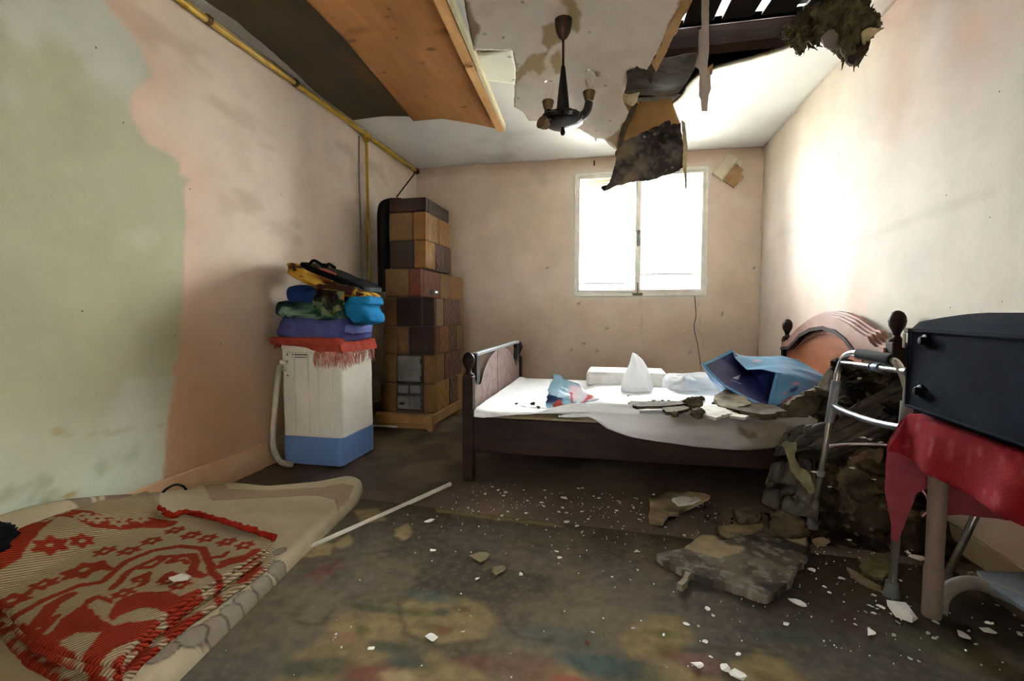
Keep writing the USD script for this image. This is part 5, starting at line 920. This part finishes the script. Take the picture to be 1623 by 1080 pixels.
# ------------------------------------------------------------------ floral carpet
cpt = mat('worn_carpet', None, rough=1.0, var=.3, scale=24, bump=.0015, bscale=300, sheen=0, spec=.05)
cp_poly = Polygon([(-2.1, 2.36), (-1.35, 2.30), (-.63, 2.24), (-.19, 2.21), (.6, 2.16), (1.30, 2.11), (1.34, .2), (-2.1, .2)])
m, q = plate(rag(cp_poly, .05, .006, 3), .009, lambda v: np.column_stack([v, .008 + .003 * fbm(P3(v, 2.5), 3, 2)]), .006)
c = np.ones((len(q), 3)) * S('#635747'); n = fbm(P3(q, 2.4), 5, 111); c = over(c, sstep(.45, .62, n), '#6e614f', .9); c = over(c, sstep(.48, .36, n), '#4a4236', .9); c = over(c, sstep(.54, .7, fbm(P3(q, 1.9, 20), 4, 112)), '#565148', .7)
W = warp(q, .035, 7, 4); W2 = warp(q, .015, 18, 8); pp = lambda *a: plan(a, .01)
# hexagonal weave of the ground
hx = np.abs(np.sin(q[:, 0] * 62) * np.sin(q[:, 0] * 31 + q[:, 1] * 54) * np.sin(q[:, 0] * 31 - q[:, 1] * 54)); c = over(c, sstep(.30, .55, hx), '#7c715a', .16)
cream_ = '#84734e'; rose = '#6f4439'; teal = '#3c443c'; ol = '#5c5a36'
for poly in (pp((425, 1090), (460, 1040), (505, 1010), (520, 975), (560, 968), (575, 990), (590, 965), (625, 962), (632, 985), (640, 1030), (560, 1060), (520, 1090)), pp((632, 1000), (628, 965), (655, 945), (700, 943), (740, 948), (775, 955), (790, 985), (760, 1010), (715, 1025), (665, 1020)), pp((985, 1020), (1005, 990), (1040, 975), (1085, 985), (1100, 1015), (1060, 1040), (1015, 1050)), pp((1165, 1090), (1165, 1050), (1200, 1030), (1245, 1045), (1290, 1090)), pp((640, 1060), (690, 1035), (770, 1060), (800, 1090), (660, 1090)), pp((1020, 1060), (1060, 1050), (1120, 1075), (1150, 1090), (1010, 1090)), pp((820, 1090), (845, 1060), (905, 1055), (950, 1090))):
    c = over(c, inside(poly, W, .02), cream_, .75)
for poly in (pp((470, 868), (500, 858), (530, 862), (520, 880), (480, 885)), pp((530, 862), (555, 845), (560, 860), (540, 872)), pp((625, 838), (645, 830), (655, 845), (640, 858), (625, 850)), pp((560, 810), (600, 805), (610, 825), (575, 830)), pp((690, 800), (800, 815), (900, 828), (890, 836), (790, 825), (690, 812)), pp((440, 880), (470, 890), (450, 905), (420, 900))):
    c = over(c, inside(poly, W2, .012), '#9c8a62', .75)
for x, y, a, b, cc in ((600, 1068, .05, .035, rose), (566, 1068, .05, .03, rose), (548, 1010, .05, .03, '#8a6a52'), (575, 1000, .03, .02, ol), (670, 970, .05, .02, ol), (690, 995, .04, .02, ol), (700, 970, .03, .02, teal), (730, 965, .03, .02, '#5a4a3a'), (703, 998, .025, .02, rose), (617, 1025, .07, .03, teal), (650, 1050, .06, .03, teal), (470, 1060, .06, .04, teal), (520, 1055, .07, .04, '#4c4a3c'), (630, 1075, .05, .025, '#a08c66'), (1070, 1038, .03, .02, '#7a3238'), (1050, 1005, .05, .02, ol), (1060, 1030, .04, .03, '#5a5436'), (985, 1060, .12, .05, teal), (940, 1050, .1, .04, '#41524e'), (1255, 1010, .1, .03, '#484f44'), (880, 1010, .16, .05, '#50534a'), (680, 945, .1, .03, '#4c5650'), (600, 965, .12, .02, '#4a4d3c'), (840, 1060, .08, .05, '#6a4f44'), (1110, 1050, .06, .04, '#7a5a50'), (1560, 1050, .12, .05, '#6d6043'), (1480, 1020, .1, .04, '#55563e'), (755, 1050, .05, .03, '#6b4a40'), (905, 1080, .05, .02, '#8d4a40'), (1215, 1075, .03, .02, '#6a5a3a')):
    c = over(c, blob(W2, at(x, y, Z=.01)[:2], (a, b), .55), cc, .75)
for x, y in ((515, 903), (1360, 985)):
    p0 = at(x, y, Z=.01)[:2]; d = W2 - p0; r_ = np.hypot(d[:, 0], d[:, 1] * .8); a_ = np.arctan2(d[:, 1], d[:, 0]); c = over(c, (1 - sstep(.035, .06, r_ * (1 + .4 * np.cos(a_ * 7)))) * sstep(.3, .5, fbm(P3(q, 30), 2, 5)), '#74413a', .55)
for ln in (((805, 990), (820, 1010), (870, 1015)), ((1080, 1030), (1170, 1030), (1230, 1040)), ((630, 960), (640, 1000), (690, 1025), (760, 1015)), ((470, 985), (510, 990), (530, 965))): c = over(c, near(pp(*ln), W2, .008, .01), '#4a4030', .6)
bd = sstep(2.22, 2.05, q[:, 1] + .08 * q[:, 0] + .05 * (fbm(P3(q, 4), 3, 9) - .5)); c = c * (1 - .45 * (1 - bd))[:, None] + S('#3d3020') * (.45 * (1 - bd))[:, None]
damp = sstep(.35, .6, q[:, 0] + .3 * (fbm(P3(q, 3), 4, 114) - .5)) * sstep(1.3, 1.9, q[:, 1] + .25 * (fbm(P3(q, 3, 5), 4, 115) - .5)); c = over(c, damp, '#332a1f', .8)
tag(obj('floral_carpet', m, cpt, col=c), 'worn grey-brown floral carpet covering the front of the floor', 'carpet')
# ------------------------------------------------------------------ folded beige rug
beige = mat('beige_rug', None, rough=1.0, var=.1, scale=20, bump=.0012, bscale=350, sheen=0, spec=.05)
rp = Polygon([tuple(at(x, y, Z=.05)[:2]) for x, y in [(378, 766), (430, 770), (500, 764), (553, 757), (574, 760), (577, 768), (568, 785), (545, 808), (480, 868), (390, 955), (330, 1012), (262, 1078)]] + [(-1.15, .80), (-1.12, .3), (-2.172, .3), (-2.172, 2.25)]).buffer(0)
rpb = rp.exterior
def rz(v):
    d = shapely.distance(shapely.points(v[:, 0], v[:, 1]), rpb); base = .058 * np.sqrt(np.clip(1 - (1 - np.clip(d / .05, 0, 1)) ** 2, 0, 1)) + .008
    base = np.where(v[:, 0] < -2.10, np.maximum(base, .066 * sstep(2.4, 2.2, v[:, 1])), base)
    rise = .20 * sstep(-2.03, -2.155, v[:, 0]) * sstep(2.25, 1.3, v[:, 1]) + .015 * (fbm(P3(v, 2.5), 3, 5) - .5) + .02 * np.exp(-((v[:, 0] + 1.45) / .12) ** 2) * sstep(2.2, 2.5, v[:, 1]); return base + rise * np.clip(d / .06, 0, 1) * (v[:, 0] > -2.10) + rise * (v[:, 0] <= -2.10)
m, q = plate(rp, .0075, lambda v: np.column_stack([v, rz(v)]), .008)
c = np.ones((len(q), 3)) * S('#a89a80'); c = over(c, sstep(.5, .75, fbm(P3(q, 3), 4, 121)), '#978a6e', .6); W = warp(q, .012, 10, 5); rr = lambda *a: [tuple(at(x, y, Z=.06)[:2]) for x, y in a]
brn = '#6c5a4c'
wz = lambda *a: [tuple(at(x, y, Z=.13)[:2]) for x, y in a]
c = over(c, inside(wz((-20, 870), (0, 833), (60, 815), (115, 806), (165, 800), (210, 795), (214, 812), (180, 830), (90, 838), (30, 842), (0, 880)), W, .006), brn, .85)
for ln in (((30, 812), (62, 822), (70, 832)), ((110, 804), (140, 815), (160, 828)), ((150, 798), (162, 806), (164, 826)), ((175, 828), (192, 812))): c = over(c, near(wz(*ln), W, .009, .004), '#b0a18a', .9)
c = over(c, inside(rr((217, 792), (248, 788), (256, 800), (252, 817), (228, 818), (232, 806)), W, .004), '#85735f', .8)
c = over(c, inside(rr((320, 772), (352, 768), (362, 778), (420, 780), (500, 775), (540, 770), (562, 772), (555, 790), (535, 806), (532, 794), (505, 788), (420, 791), (335, 794), (330, 786)), W, .004), '#8a7660', .8)
for ln in (((330, 790), (340, 794), (420, 791), (505, 788), (532, 794), (535, 806)), ((352, 768), (365, 778), (420, 779), (500, 775))): c = over(c, near(rr(*ln), W, .003, .003), '#5b4a3a', .6)
for x, y, a in ((434, 876, .035), (428, 897, .045), (407, 920, .048), (384, 944, .05), (360, 967, .052), (331, 990, .055), (296, 1010, .055), (248, 1040, .05)):
    p0 = at(x + 9, y + 2, Z=.055)[:2]; dd = q - p0; P_ = dd + .008 * (fbm(P3(q, 20), 2, 3)[:, None] - .5); k = (P_ ** 2 / np.array([a * .62, a * .95]) ** 2).sum(1); c = over(c, 1 - sstep(.95, 1.15, k), '#4a4038', .85); c = over(c, 1 - sstep(.68, .84, k), '#85786a', .95)
tag(obj('beige_rug', m, beige, col=c), 'folded beige rug with brown pebble border along the left wall', 'rug')
tag(obj('black_cable', tube(spline([at(252, 790, X=-2.15), at(262, 777, X=-2.15), at(277, 769, X=-2.15), at(290, 771, X=-2.15), at(297, 780, X=-2.14)], 8), .006, 8), blk), 'black cable looped up between the left wall and the beige rug', 'cable')
tag(obj('black_cloth', moved(lump((.06, .12, .07), 5, 4, .4, 3), at(-48, 872, X=-2.05)), cloth('black_fleece', '#0f0e10')), 'black fleece bundle at the left edge beside the blanket', 'cloth')
# ------------------------------------------------------------------ red and cream woven blanket, folded in layers
bc = lambda *a: [tuple(at(x / 3.177, 740 + y / 3.177, Z=.11 + .08 * float(sstep(350, 0, x)))[:2]) for x, y in a]
outline = [(-160, 420), (0, 400), (40, 330), (130, 300), (270, 262), (400, 292), (500, 285), (620, 265), (750, 235), (800, 262), (870, 285), (930, 268), (1040, 285), (1180, 330), (1290, 365), (1375, 390), (1385, 418), (1350, 468), (1228, 555), (1085, 655), (935, 758), (825, 840), (715, 940), (630, 1030), (600, 1110), (480, 1085), (330, 1045), (130, 845), (0, 670), (-160, 560)]
bp = Polygon(bc(*outline)).buffer(0)
bcp = lambda *a: [tuple(at(x / 3.177, 740 + y / 3.177, Z=.142 + .085 * float(sstep(350, 0, x)))[:2]) for x, y in a]
n_ = {'tc': ('texture_coordinate', {}), 'mp': ('mapping', {'rotation': (0, 0, .50), 'scale': (1, 1, 0)}), 'w': ('wave_texture', {'scale': 28, 'distortion': .6, 'detail': 1}), 'at': ('attribute', {'attribute': 'paint'}), 'r': ('rgb_ramp', {'ramp': [(.15, (.52, .40, .34)), (.5, (1, 1, 1))]}), 'mx': ('mix', {'mix_type': 'multiply', 'fac': 1.0}),
      'b': ('bump', {'distance': .003, 'strength': 1.0}), 'p': ('principled_bsdf', {'roughness': .95, 'specular_ior_level': .1})}
knit = usdkit.material(stage, '/World/Looks/ribbed_knit', n_, [('tc.object', 'mp.vector'), ('mp.vector', 'w.vector'), ('w.fac', 'r.fac'), ('at.color', 'mx.color1'), ('r.color', 'mx.color2'), ('mx.color', 'p.base_color'), ('w.fac', 'b.height'), ('b.normal', 'p.normal')], surface='p.BSDF')
RED, CRM = '#8c2a16', '#9c8c72'
bl_ = thing('woven_blanket', 'red and cream woven blanket folded in layers on the beige rug', 'blanket', (0, 0, 0))
def bpaint(q):
    W = warp(q, .006, 25, 3); J = np.round(W / .004) * .004; c = np.ones((len(q), 3)) * S(CRM)
    reg = lambda c, *a: over(c, inside(bcp(*a), J, .002), RED); lin = lambda c, w, *a: over(c, near(bcp(*a), J, w, .002), RED)
    c = lin(c, .036, (-160, 500), (0, 430), (130, 360), (270, 322), (400, 345), (500, 352), (620, 330), (740, 300), (840, 300))
    def fl(c, x, y, r, col, hole=None):
        p0 = np.array(bcp((x, y))[0]); d = J - p0; rr_ = np.hypot(*d.T); a = np.arctan2(d[:, 1], d[:, 0]); c = over(c, 1 - sstep(r - .003, r + .003, rr_ * (1 + .20 * np.cos(a * 6 + .5))), col); return over(c, 1 - sstep(r * .2, r * .2 + .004, rr_), CRM if col == RED else RED)
    for x, y in ((700, 297), (590, 330), (482, 345), (410, 350), (300, 330), (220, 345)): c = fl(c, x, y, .027, CRM)
    for x, y, r in ((880, 332, .045), (960, 358, .045), (1045, 375, .045), (1145, 395, .045), (1240, 412, .042), (755, 392, .045), (640, 442, .045), (520, 442, .045), (405, 425, .045), (240, 445, .06), (410, 540, .075), (200, 560, .05), (905, 622, .04), (610, 662, .04), (700, 590, .03), (840, 600, .03), (30, 560, .06)): c = fl(c, x, y, r * .72, RED)
    c = lin(c, .013, (-100, 650), (40, 640), (200, 640), (380, 620), (500, 600), (560, 550), (620, 500), (760, 440), (900, 415), (1020, 430), (1055, 500), (1075, 560), (1110, 590)); c = lin(c, .013, (560, 632), (640, 545), (700, 515), (790, 478), (860, 470))
    c = lin(c, .011, (700, 530), (760, 525), (815, 490), (790, 470)); c = lin(c, .016, (850, 500), (900, 470), (965, 465), (985, 500), (965, 550), (1020, 575)); c = lin(c, .009, (870, 500), (920, 490), (940, 510)); c = lin(c, .011, (670, 585), (740, 560), (720, 610), (700, 620)); c = lin(c, .012, (800, 600), (850, 560), (880, 570)); c = lin(c, .012, (500, 500), (520, 530), (545, 535)); c = lin(c, .012, (1120, 500), (1180, 480), (1230, 470)); c = lin(c, .018, (1120, 520), (1160, 500), (1220, 490), (1290, 440)); c = lin(c, .01, (1060, 480), (1130, 470), (1150, 450))
    c = reg(c, (530, 790), (570, 710), (680, 658), (850, 652), (905, 685), (1000, 640), (1050, 645), (960, 730), (880, 780), (840, 770), (760, 740), (680, 745), (600, 780), (560, 812)); c = reg(c, (200, 850), (300, 780), (400, 720), (420, 690), (490, 665), (560, 700), (560, 720), (480, 690), (430, 720), (500, 800), (560, 835), (640, 815), (850, 790), (840, 850), (700, 900), (560, 960), (440, 1060), (360, 1040), (500, 870), (380, 870), (300, 900)); c = lin(c, .02, (160, 740), (250, 690), (330, 670)); c = lin(c, .02, (540, 1080), (620, 1000), (720, 930), (840, 860), (960, 770)); c = lin(c, .014, (1000, 690), (1110, 620), (1250, 520)); c = lin(c, .012, (100, 800), (180, 790), (260, 760)); c = lin(c, .012, (0, 660), (100, 720), (200, 840), (330, 1000))
    return c
def bz(v, lift, poly):
    d = shapely.distance(shapely.points(v[:, 0], v[:, 1]), poly.exterior); e = .012 * (1 - np.sqrt(np.clip(1 - (1 - np.clip(d / .014, 0, 1)) ** 2, 0, 1)))
    base = .062 + .075 * sstep(-1.80, -2.06, v[:, 0]) * sstep(2.2, 1.4, v[:, 1]); return base + lift - e + .010 * (fbm(P3(v, 5), 3, 7) - .5) + .02 * np.exp(-((v[:, 1] - 1.72 - .05 * np.sin(9 * v[:, 0])) / .04) ** 2) * sstep(-1.75, -1.95, v[:, 0])
for i in range(4):
    o = -i * .010; pb_ = bp.buffer(-.02 * (i == 1)) if i else bp
    pb_ = shapely.affinity.translate(pb_, o * .9, -o * .9).intersection(shapely.box(-2.16, 0, 0, 3)); pb_ = rag(pb_, .02, .006, 40 + i)
    m, q = plate(pb_, .0055 if i == 3 else .012, lambda v: np.column_stack([v, bz(v, .018 * (i + 1) + .004, pb_)]), .014); obj('folded_layer', m, knit, bl_, col=bpaint(q - [o * .9, -o * .9]))
be = [np.array([*p, 0]) for p in bc((800, 270), (870, 290), (930, 272), (1040, 288), (1180, 335), (1290, 370), (1380, 398))]
for p in be: p[2] = bz(p[None, :2], .075, bp)[0] + .012
e_ = spline(be, 14); tb_ = tube(e_, .011, 10); V_ = np.array(tb_.vertices); V_ += .012 * (np.stack([fbm(P3(V_, 60, k * 9), 3, k) for k in range(3)], 1) - .5) * 2; obj('red_binding', T(V_, tb_.faces), cloth('red_wool', '#8e2416', rough=1.0), bl_, label='fuzzy red wool binding along the far edge')
pc = at(285, 914, Z=.15); tag(obj('plaster_flake', moved(slab([(-.03, -.012), (.0, -.022), (.036, -.006), (.03, .012), (-.012, .018)], .005, 5, .01, .006, .003), (pc[0], pc[1], bz(pc[None, :2], .078, bp)[0] + .003)), pw), 'small grey plaster flake lying on the woven red blanket', 'plaster')
# ------------------------------------------------------------------ debris on the floor
c8 = lambda *a: [(1000 + x / 3.175, 740 + y / 3.175) for x, y in a]
sb = [tuple(at(x, y, Z=.035)[:2]) for x, y in c8((130, 450), (180, 425), (270, 415), (300, 390), (350, 345), (430, 350), (460, 375), (560, 350), (660, 350), (760, 365), (890, 380), (895, 420), (850, 500), (800, 580), (740, 640), (690, 665), (560, 620), (430, 580), (330, 545), (250, 520), (170, 480))]
sl_m = mat('mouldy_slab', None, rough=.95, var=.25, scale=16, bump=.004, bscale=40)
m, q = plate(rag(sb, .015, .014, 7), .0065, lambda v: np.column_stack([v, .040 + .012 * (fbm(P3(v, 6), 4, 3) - .5) + .02 * sstep(.75, .85, v[:, 0])]), .026)
c = np.ones((len(q), 3)) * S('#4d4435'); n = fbm(P3(q, 9), 5, 131); c = over(c, sstep(.48, .62, n), '#6f6656', .9); c = over(c, sstep(.57, .66, fbm(P3(q, 34), 4, 132)), '#8f897e', .5); c = over(c, sstep(.42, .32, n), '#262018', .9)
c = over(c, inside([tuple(at(x, y, Z=.035)[:2]) for x, y in c8((270, 410), (350, 345), (430, 350), (480, 400), (560, 410), (500, 450), (440, 470), (400, 460), (330, 440))], warp(q, .03, 12), .01), '#a08f70', .95); c = over(c, inside([tuple(at(x, y, Z=.035)[:2]) for x, y in c8((760, 365), (890, 380), (885, 415), (840, 395))], warp(q, .02, 12), .008), '#8f7f62', .9)
tag(obj('ceiling_slab', m, sl_m, col=c), 'large mouldy slab of fallen ceiling board on the carpet before the walking frame', 'board')
def floor_piece(name, label, cat, pts, t, m, seed, lift=.0, rx=0, ry=0, amp=.01, wp=.01):
    P_ = [at(x, y, Z=.02)[:2] for x, y in c8(*pts)]; c0 = np.mean(P_, 0); mm = moved(slab([tuple(np.array(p) - c0) for p in P_], t, seed, .012, wp, amp), rx=rx, ry=ry); zm_ = np.array(mm.vertices)[:, 2].min(); mm.apply_translation([c0[0], c0[1], .011 + lift - zm_]); return tag(obj(name, mm, m), label, cat)
tanp = mat('tan_plaster', '#5f523c', rough=.95, c2='#8a7a5c', scale=9, bump=.003, bscale=30)
floor_piece('plaster_sheet', 'tan peeled plaster sheet behind the large mouldy slab', 'plaster', ((430, 310), (520, 295), (600, 300), (660, 290), (665, 315), (600, 335), (550, 345), (555, 370), (490, 370), (440, 340)), .012, tanp, 31)
floor_piece('board_scrap', 'crumpled tan board scrap under the edge of the bed, left of the slab', 'board', ((90, 190), (180, 172), (300, 172), (400, 188), (330, 215), (250, 235), (240, 250), (190, 255), (170, 290), (95, 285)), .02, tanp, 32, rx=8, wp=.05)
floor_piece('board_scrap', 'pale splinter of board lying over the crumpled tan scrap', 'board', ((200, 215), (300, 180), (390, 190), (330, 215), (240, 238)), .012, pw, 33, lift=.03, ry=5, wp=.02)
floor_piece('batten_scrap', 'short broken batten propped against the front edge of the slab', 'batten', ((235, 628), (262, 585), (272, 530), (325, 545), (300, 580), (258, 640)), .022, mat('dusty_batten', '#6d604c', rough=.9, c2='#93866e', scale=6), 34, rx=-6)
floor_piece('rubble_lump', 'dark rubble piece at the back right corner of the slab', 'rubble', ((690, 280), (780, 255), (880, 290), (885, 350), (800, 365), (690, 345)), .035, bg, 35, wp=.05, amp=.02)
floor_piece('rubble_lump', 'crumbly rubble piece between the tan sheet and the plastic sheet', 'rubble', ((520, 245), (600, 230), (650, 262), (600, 285), (540, 280)), .03, bg, 36, wp=.05, amp=.02)
floor_piece('plaster_sheet', 'thin pale plaster strip on the carpet by the near walking frame foot', 'plaster', ((1090, 510), (1180, 560), (1260, 600), (1255, 625), (1180, 595), (1100, 545)), .01, tanp, 37)
floor_piece('plaster_sheet', 'brown plaster scrap beside the far walking frame foot', 'plaster', ((910, 370), (960, 360), (1010, 378), (980, 395), (930, 390)), .012, tanp, 38)
floor_piece('rubble_lump', 'greenish rubble patch right of the mouldy slab', 'rubble', ((1150, 470), (1260, 440), (1340, 470), (1330, 540), (1230, 570), (1160, 530)), .012, mat('green_rubble', '#4c4630', rough=1, c2='#6b6446', scale=18, bump=.006), 39, amp=.02)
whp = mat('white_plaster', '#c8c5bf', rough=.9, c2='#e2e0dc', scale=10, bump=.002)
def chip(x, y, wpx, label, seed, flat=.35, m=whp, el=1.4, name='plaster_chip', z=.014, group=None):
    p = at(x, y, Z=z); d = np.linalg.norm(p - EYE); r = wpx / 2 * d / F; r = r / 1.15; mm = chunk(r, 200 + seed, 16, flat, el); return tag(obj(name, moved(mm, (p[0], p[1], z + r * flat * .55), rz=seed * 47), m), label, 'plaster', group)
for k, (x, y, w_, lb, fl_) in enumerate([(762, 886, 36, 'long bony cream plaster fragment in the middle of the carpet', .3), (791, 906, 30, 'rounded cream plaster fragment right below the bony one', .45), (825, 913, 9, 'small upright plaster chip right of the two cream fragments', .8), (684, 1011, 20, 'squarish bright white chip on the cream flower of the carpet', .2), (588, 1029, 11, 'small white chip near the rose motif at the bottom of the carpet', .25), (756, 918, 7, 'tiny square white chip below the bony cream fragment', .3),
        (1432, 974, 38, 'largest bright white plaster lump beside the near walking frame foot', .5), (1264, 958, 19, 'white elongated chip just below the slab corner', .35), (1454, 886, 18, 'pale oval chip lying behind the walking frame leg', .3), (1379, 1003, 16, 'white chip on the red flower at the right of the carpet', .3), (1527, 1009, 13, 'white chip in front of the bent grey tube', .4), (1565, 1001, 16, 'long white chip right of the bent grey tube', .3), (1247, 990, 9, 'small cream splinter below the slab', .3), (1121, 966, 10, 'white chip below the middle of the slab', .3), (1130, 977, 7, 'round white chip under the slab centre', .5), (1087, 990, 9, 'pair-like white chip left on the carpet below the batten scrap', .3), (1118, 1018, 9, 'slim white chip above the bottom plaster chunks', .3), (1150, 1061, 17, 'white plaster chunk at the bottom edge', .5), (1168, 1072, 26, 'larger long white plaster chunk at the bottom edge', .35), (1105, 1057, 15, 'white cube-like plaster chunk with a reddish underside near the bottom', .7), (1170, 1038, 8, 'rounded white chip above the bottom chunks', .5), (1052, 1007, 6, 'triangular white chip on the carpet flower', .4), (1396, 963, 9, 'cream chip left of the largest white lump', .3), (1314, 940, 6, 'small white chip right of the slab front corner', .4), (1010, 875, 11, 'white chip on the dark floor left of the slab', .3), (887, 884, 11, 'flat white chip on the carpet behind the fragments', .25), (882, 875, 7, 'small white chip close behind the flat white chip', .4), (686, 873, 9, 'white chip near the white plastic pipe', .35), (682, 826, 16, 'broken bone-white flake on the carpet border', .25), (930, 1020, 9, 'reddish brown pebble on the carpet centre', .6), (895, 790, 12, 'cream rectangular chip on the dark floor under the bed front', .3), (802, 781, 9, 'white chip on the dark floor left of the bed middle', .4), (898, 829, 11, 'cream chip at the carpet edge', .4), (1105, 804, 8, 'grey-white chip beside the crumpled tan scrap', .5), (1287, 905, 10, 'white chip at the right edge of the slab', .5)]):
    chip(x, y, w_, lb, k, fl_, mat('reddish_pebble', '#7a4630', rough=.8) if 'reddish brown' in lb else (tanp if 'cream' in lb and w_ > 25 else whp), 1.2 if w_ > 25 else 1.5)
# many small chips: six shapes, referenced
g = np.random.default_rng(42)
protos = {}
def chips(n, xr, yr, rr_, label, group, dens=None):
    k = 0
    while k < n:
        x, y = g.uniform(*xr), g.uniform(*yr)
        if dens is not None and g.uniform() > dens(x, y): continue
        s = g.uniform(*rr_) ** 1.0; v = int(g.integers(6)); pth = path_of('small_plaster_chip'); X_ = UsdGeom.Xform.Define(stage, pth); z = .0125 if y < 2.22 - .07 * x else .0015
        X_.AddTranslateOp().Set(Gf.Vec3d(x, y, z + s * .25)); X_.AddRotateZOp().Set(float(g.uniform(0, 360))); X_.AddScaleOp().Set(Gf.Vec3f(s, s, s))
        if v not in protos:
            usdkit.mesh(stage, pth + '/chip', chunk(1.0, 300 + v, 12, .4, 1.4), whp if v % 2 else pw); protos[v] = pth
        else: X_.GetPrim().GetReferences().AddInternalReference(protos[v]); X_.GetPrim().SetInstanceable(True)
        tag(X_, label, 'plaster', group); k += 1
chips(80, (-.75, .62), (2.18, 2.72), (.004, .012), 'small white plaster chip scattered on the dark floor in front of the bed', 'chips on the dark floor before the bed', lambda x, y: 1 - .5 * abs(x) - .6 * max(0, 2.35 - y))
chips(40, (-.9, 1.0), (1.0, 2.15), (.003, .008), 'small white plaster chip scattered over the floral carpet', 'chips on the floral carpet', lambda x, y: .35 + .5 * (x > .1))
chips(75, (.75, 1.38), (1.62, 2.4), (.003, .011), 'small pale plaster chip strewn round the walking frame feet', 'chips round the walking frame', lambda x, y: .9)
ms = []
for i in range(560):
    x, y = (g.uniform(-.85, .9), g.normal(2.4, .22)) if i < 280 else (g.uniform(.35, 1.38), g.uniform(1.5, 2.5)) if i < 460 else (g.uniform(-1.1, 1.3), g.uniform(.95, 2.2))
    if y > 2.68: continue
    r = g.uniform(.0012, .0035); ms.append(moved(trimesh.creation.icosphere(0, r), (x, y, (.0125 if y < 2.22 - .07 * x else .001) + r * .5)))
tag(obj('plaster_crumbs', ms, whp, smooth=False), 'fine white plaster crumbs sprinkled over the floor and carpet', 'plaster', kind='stuff')
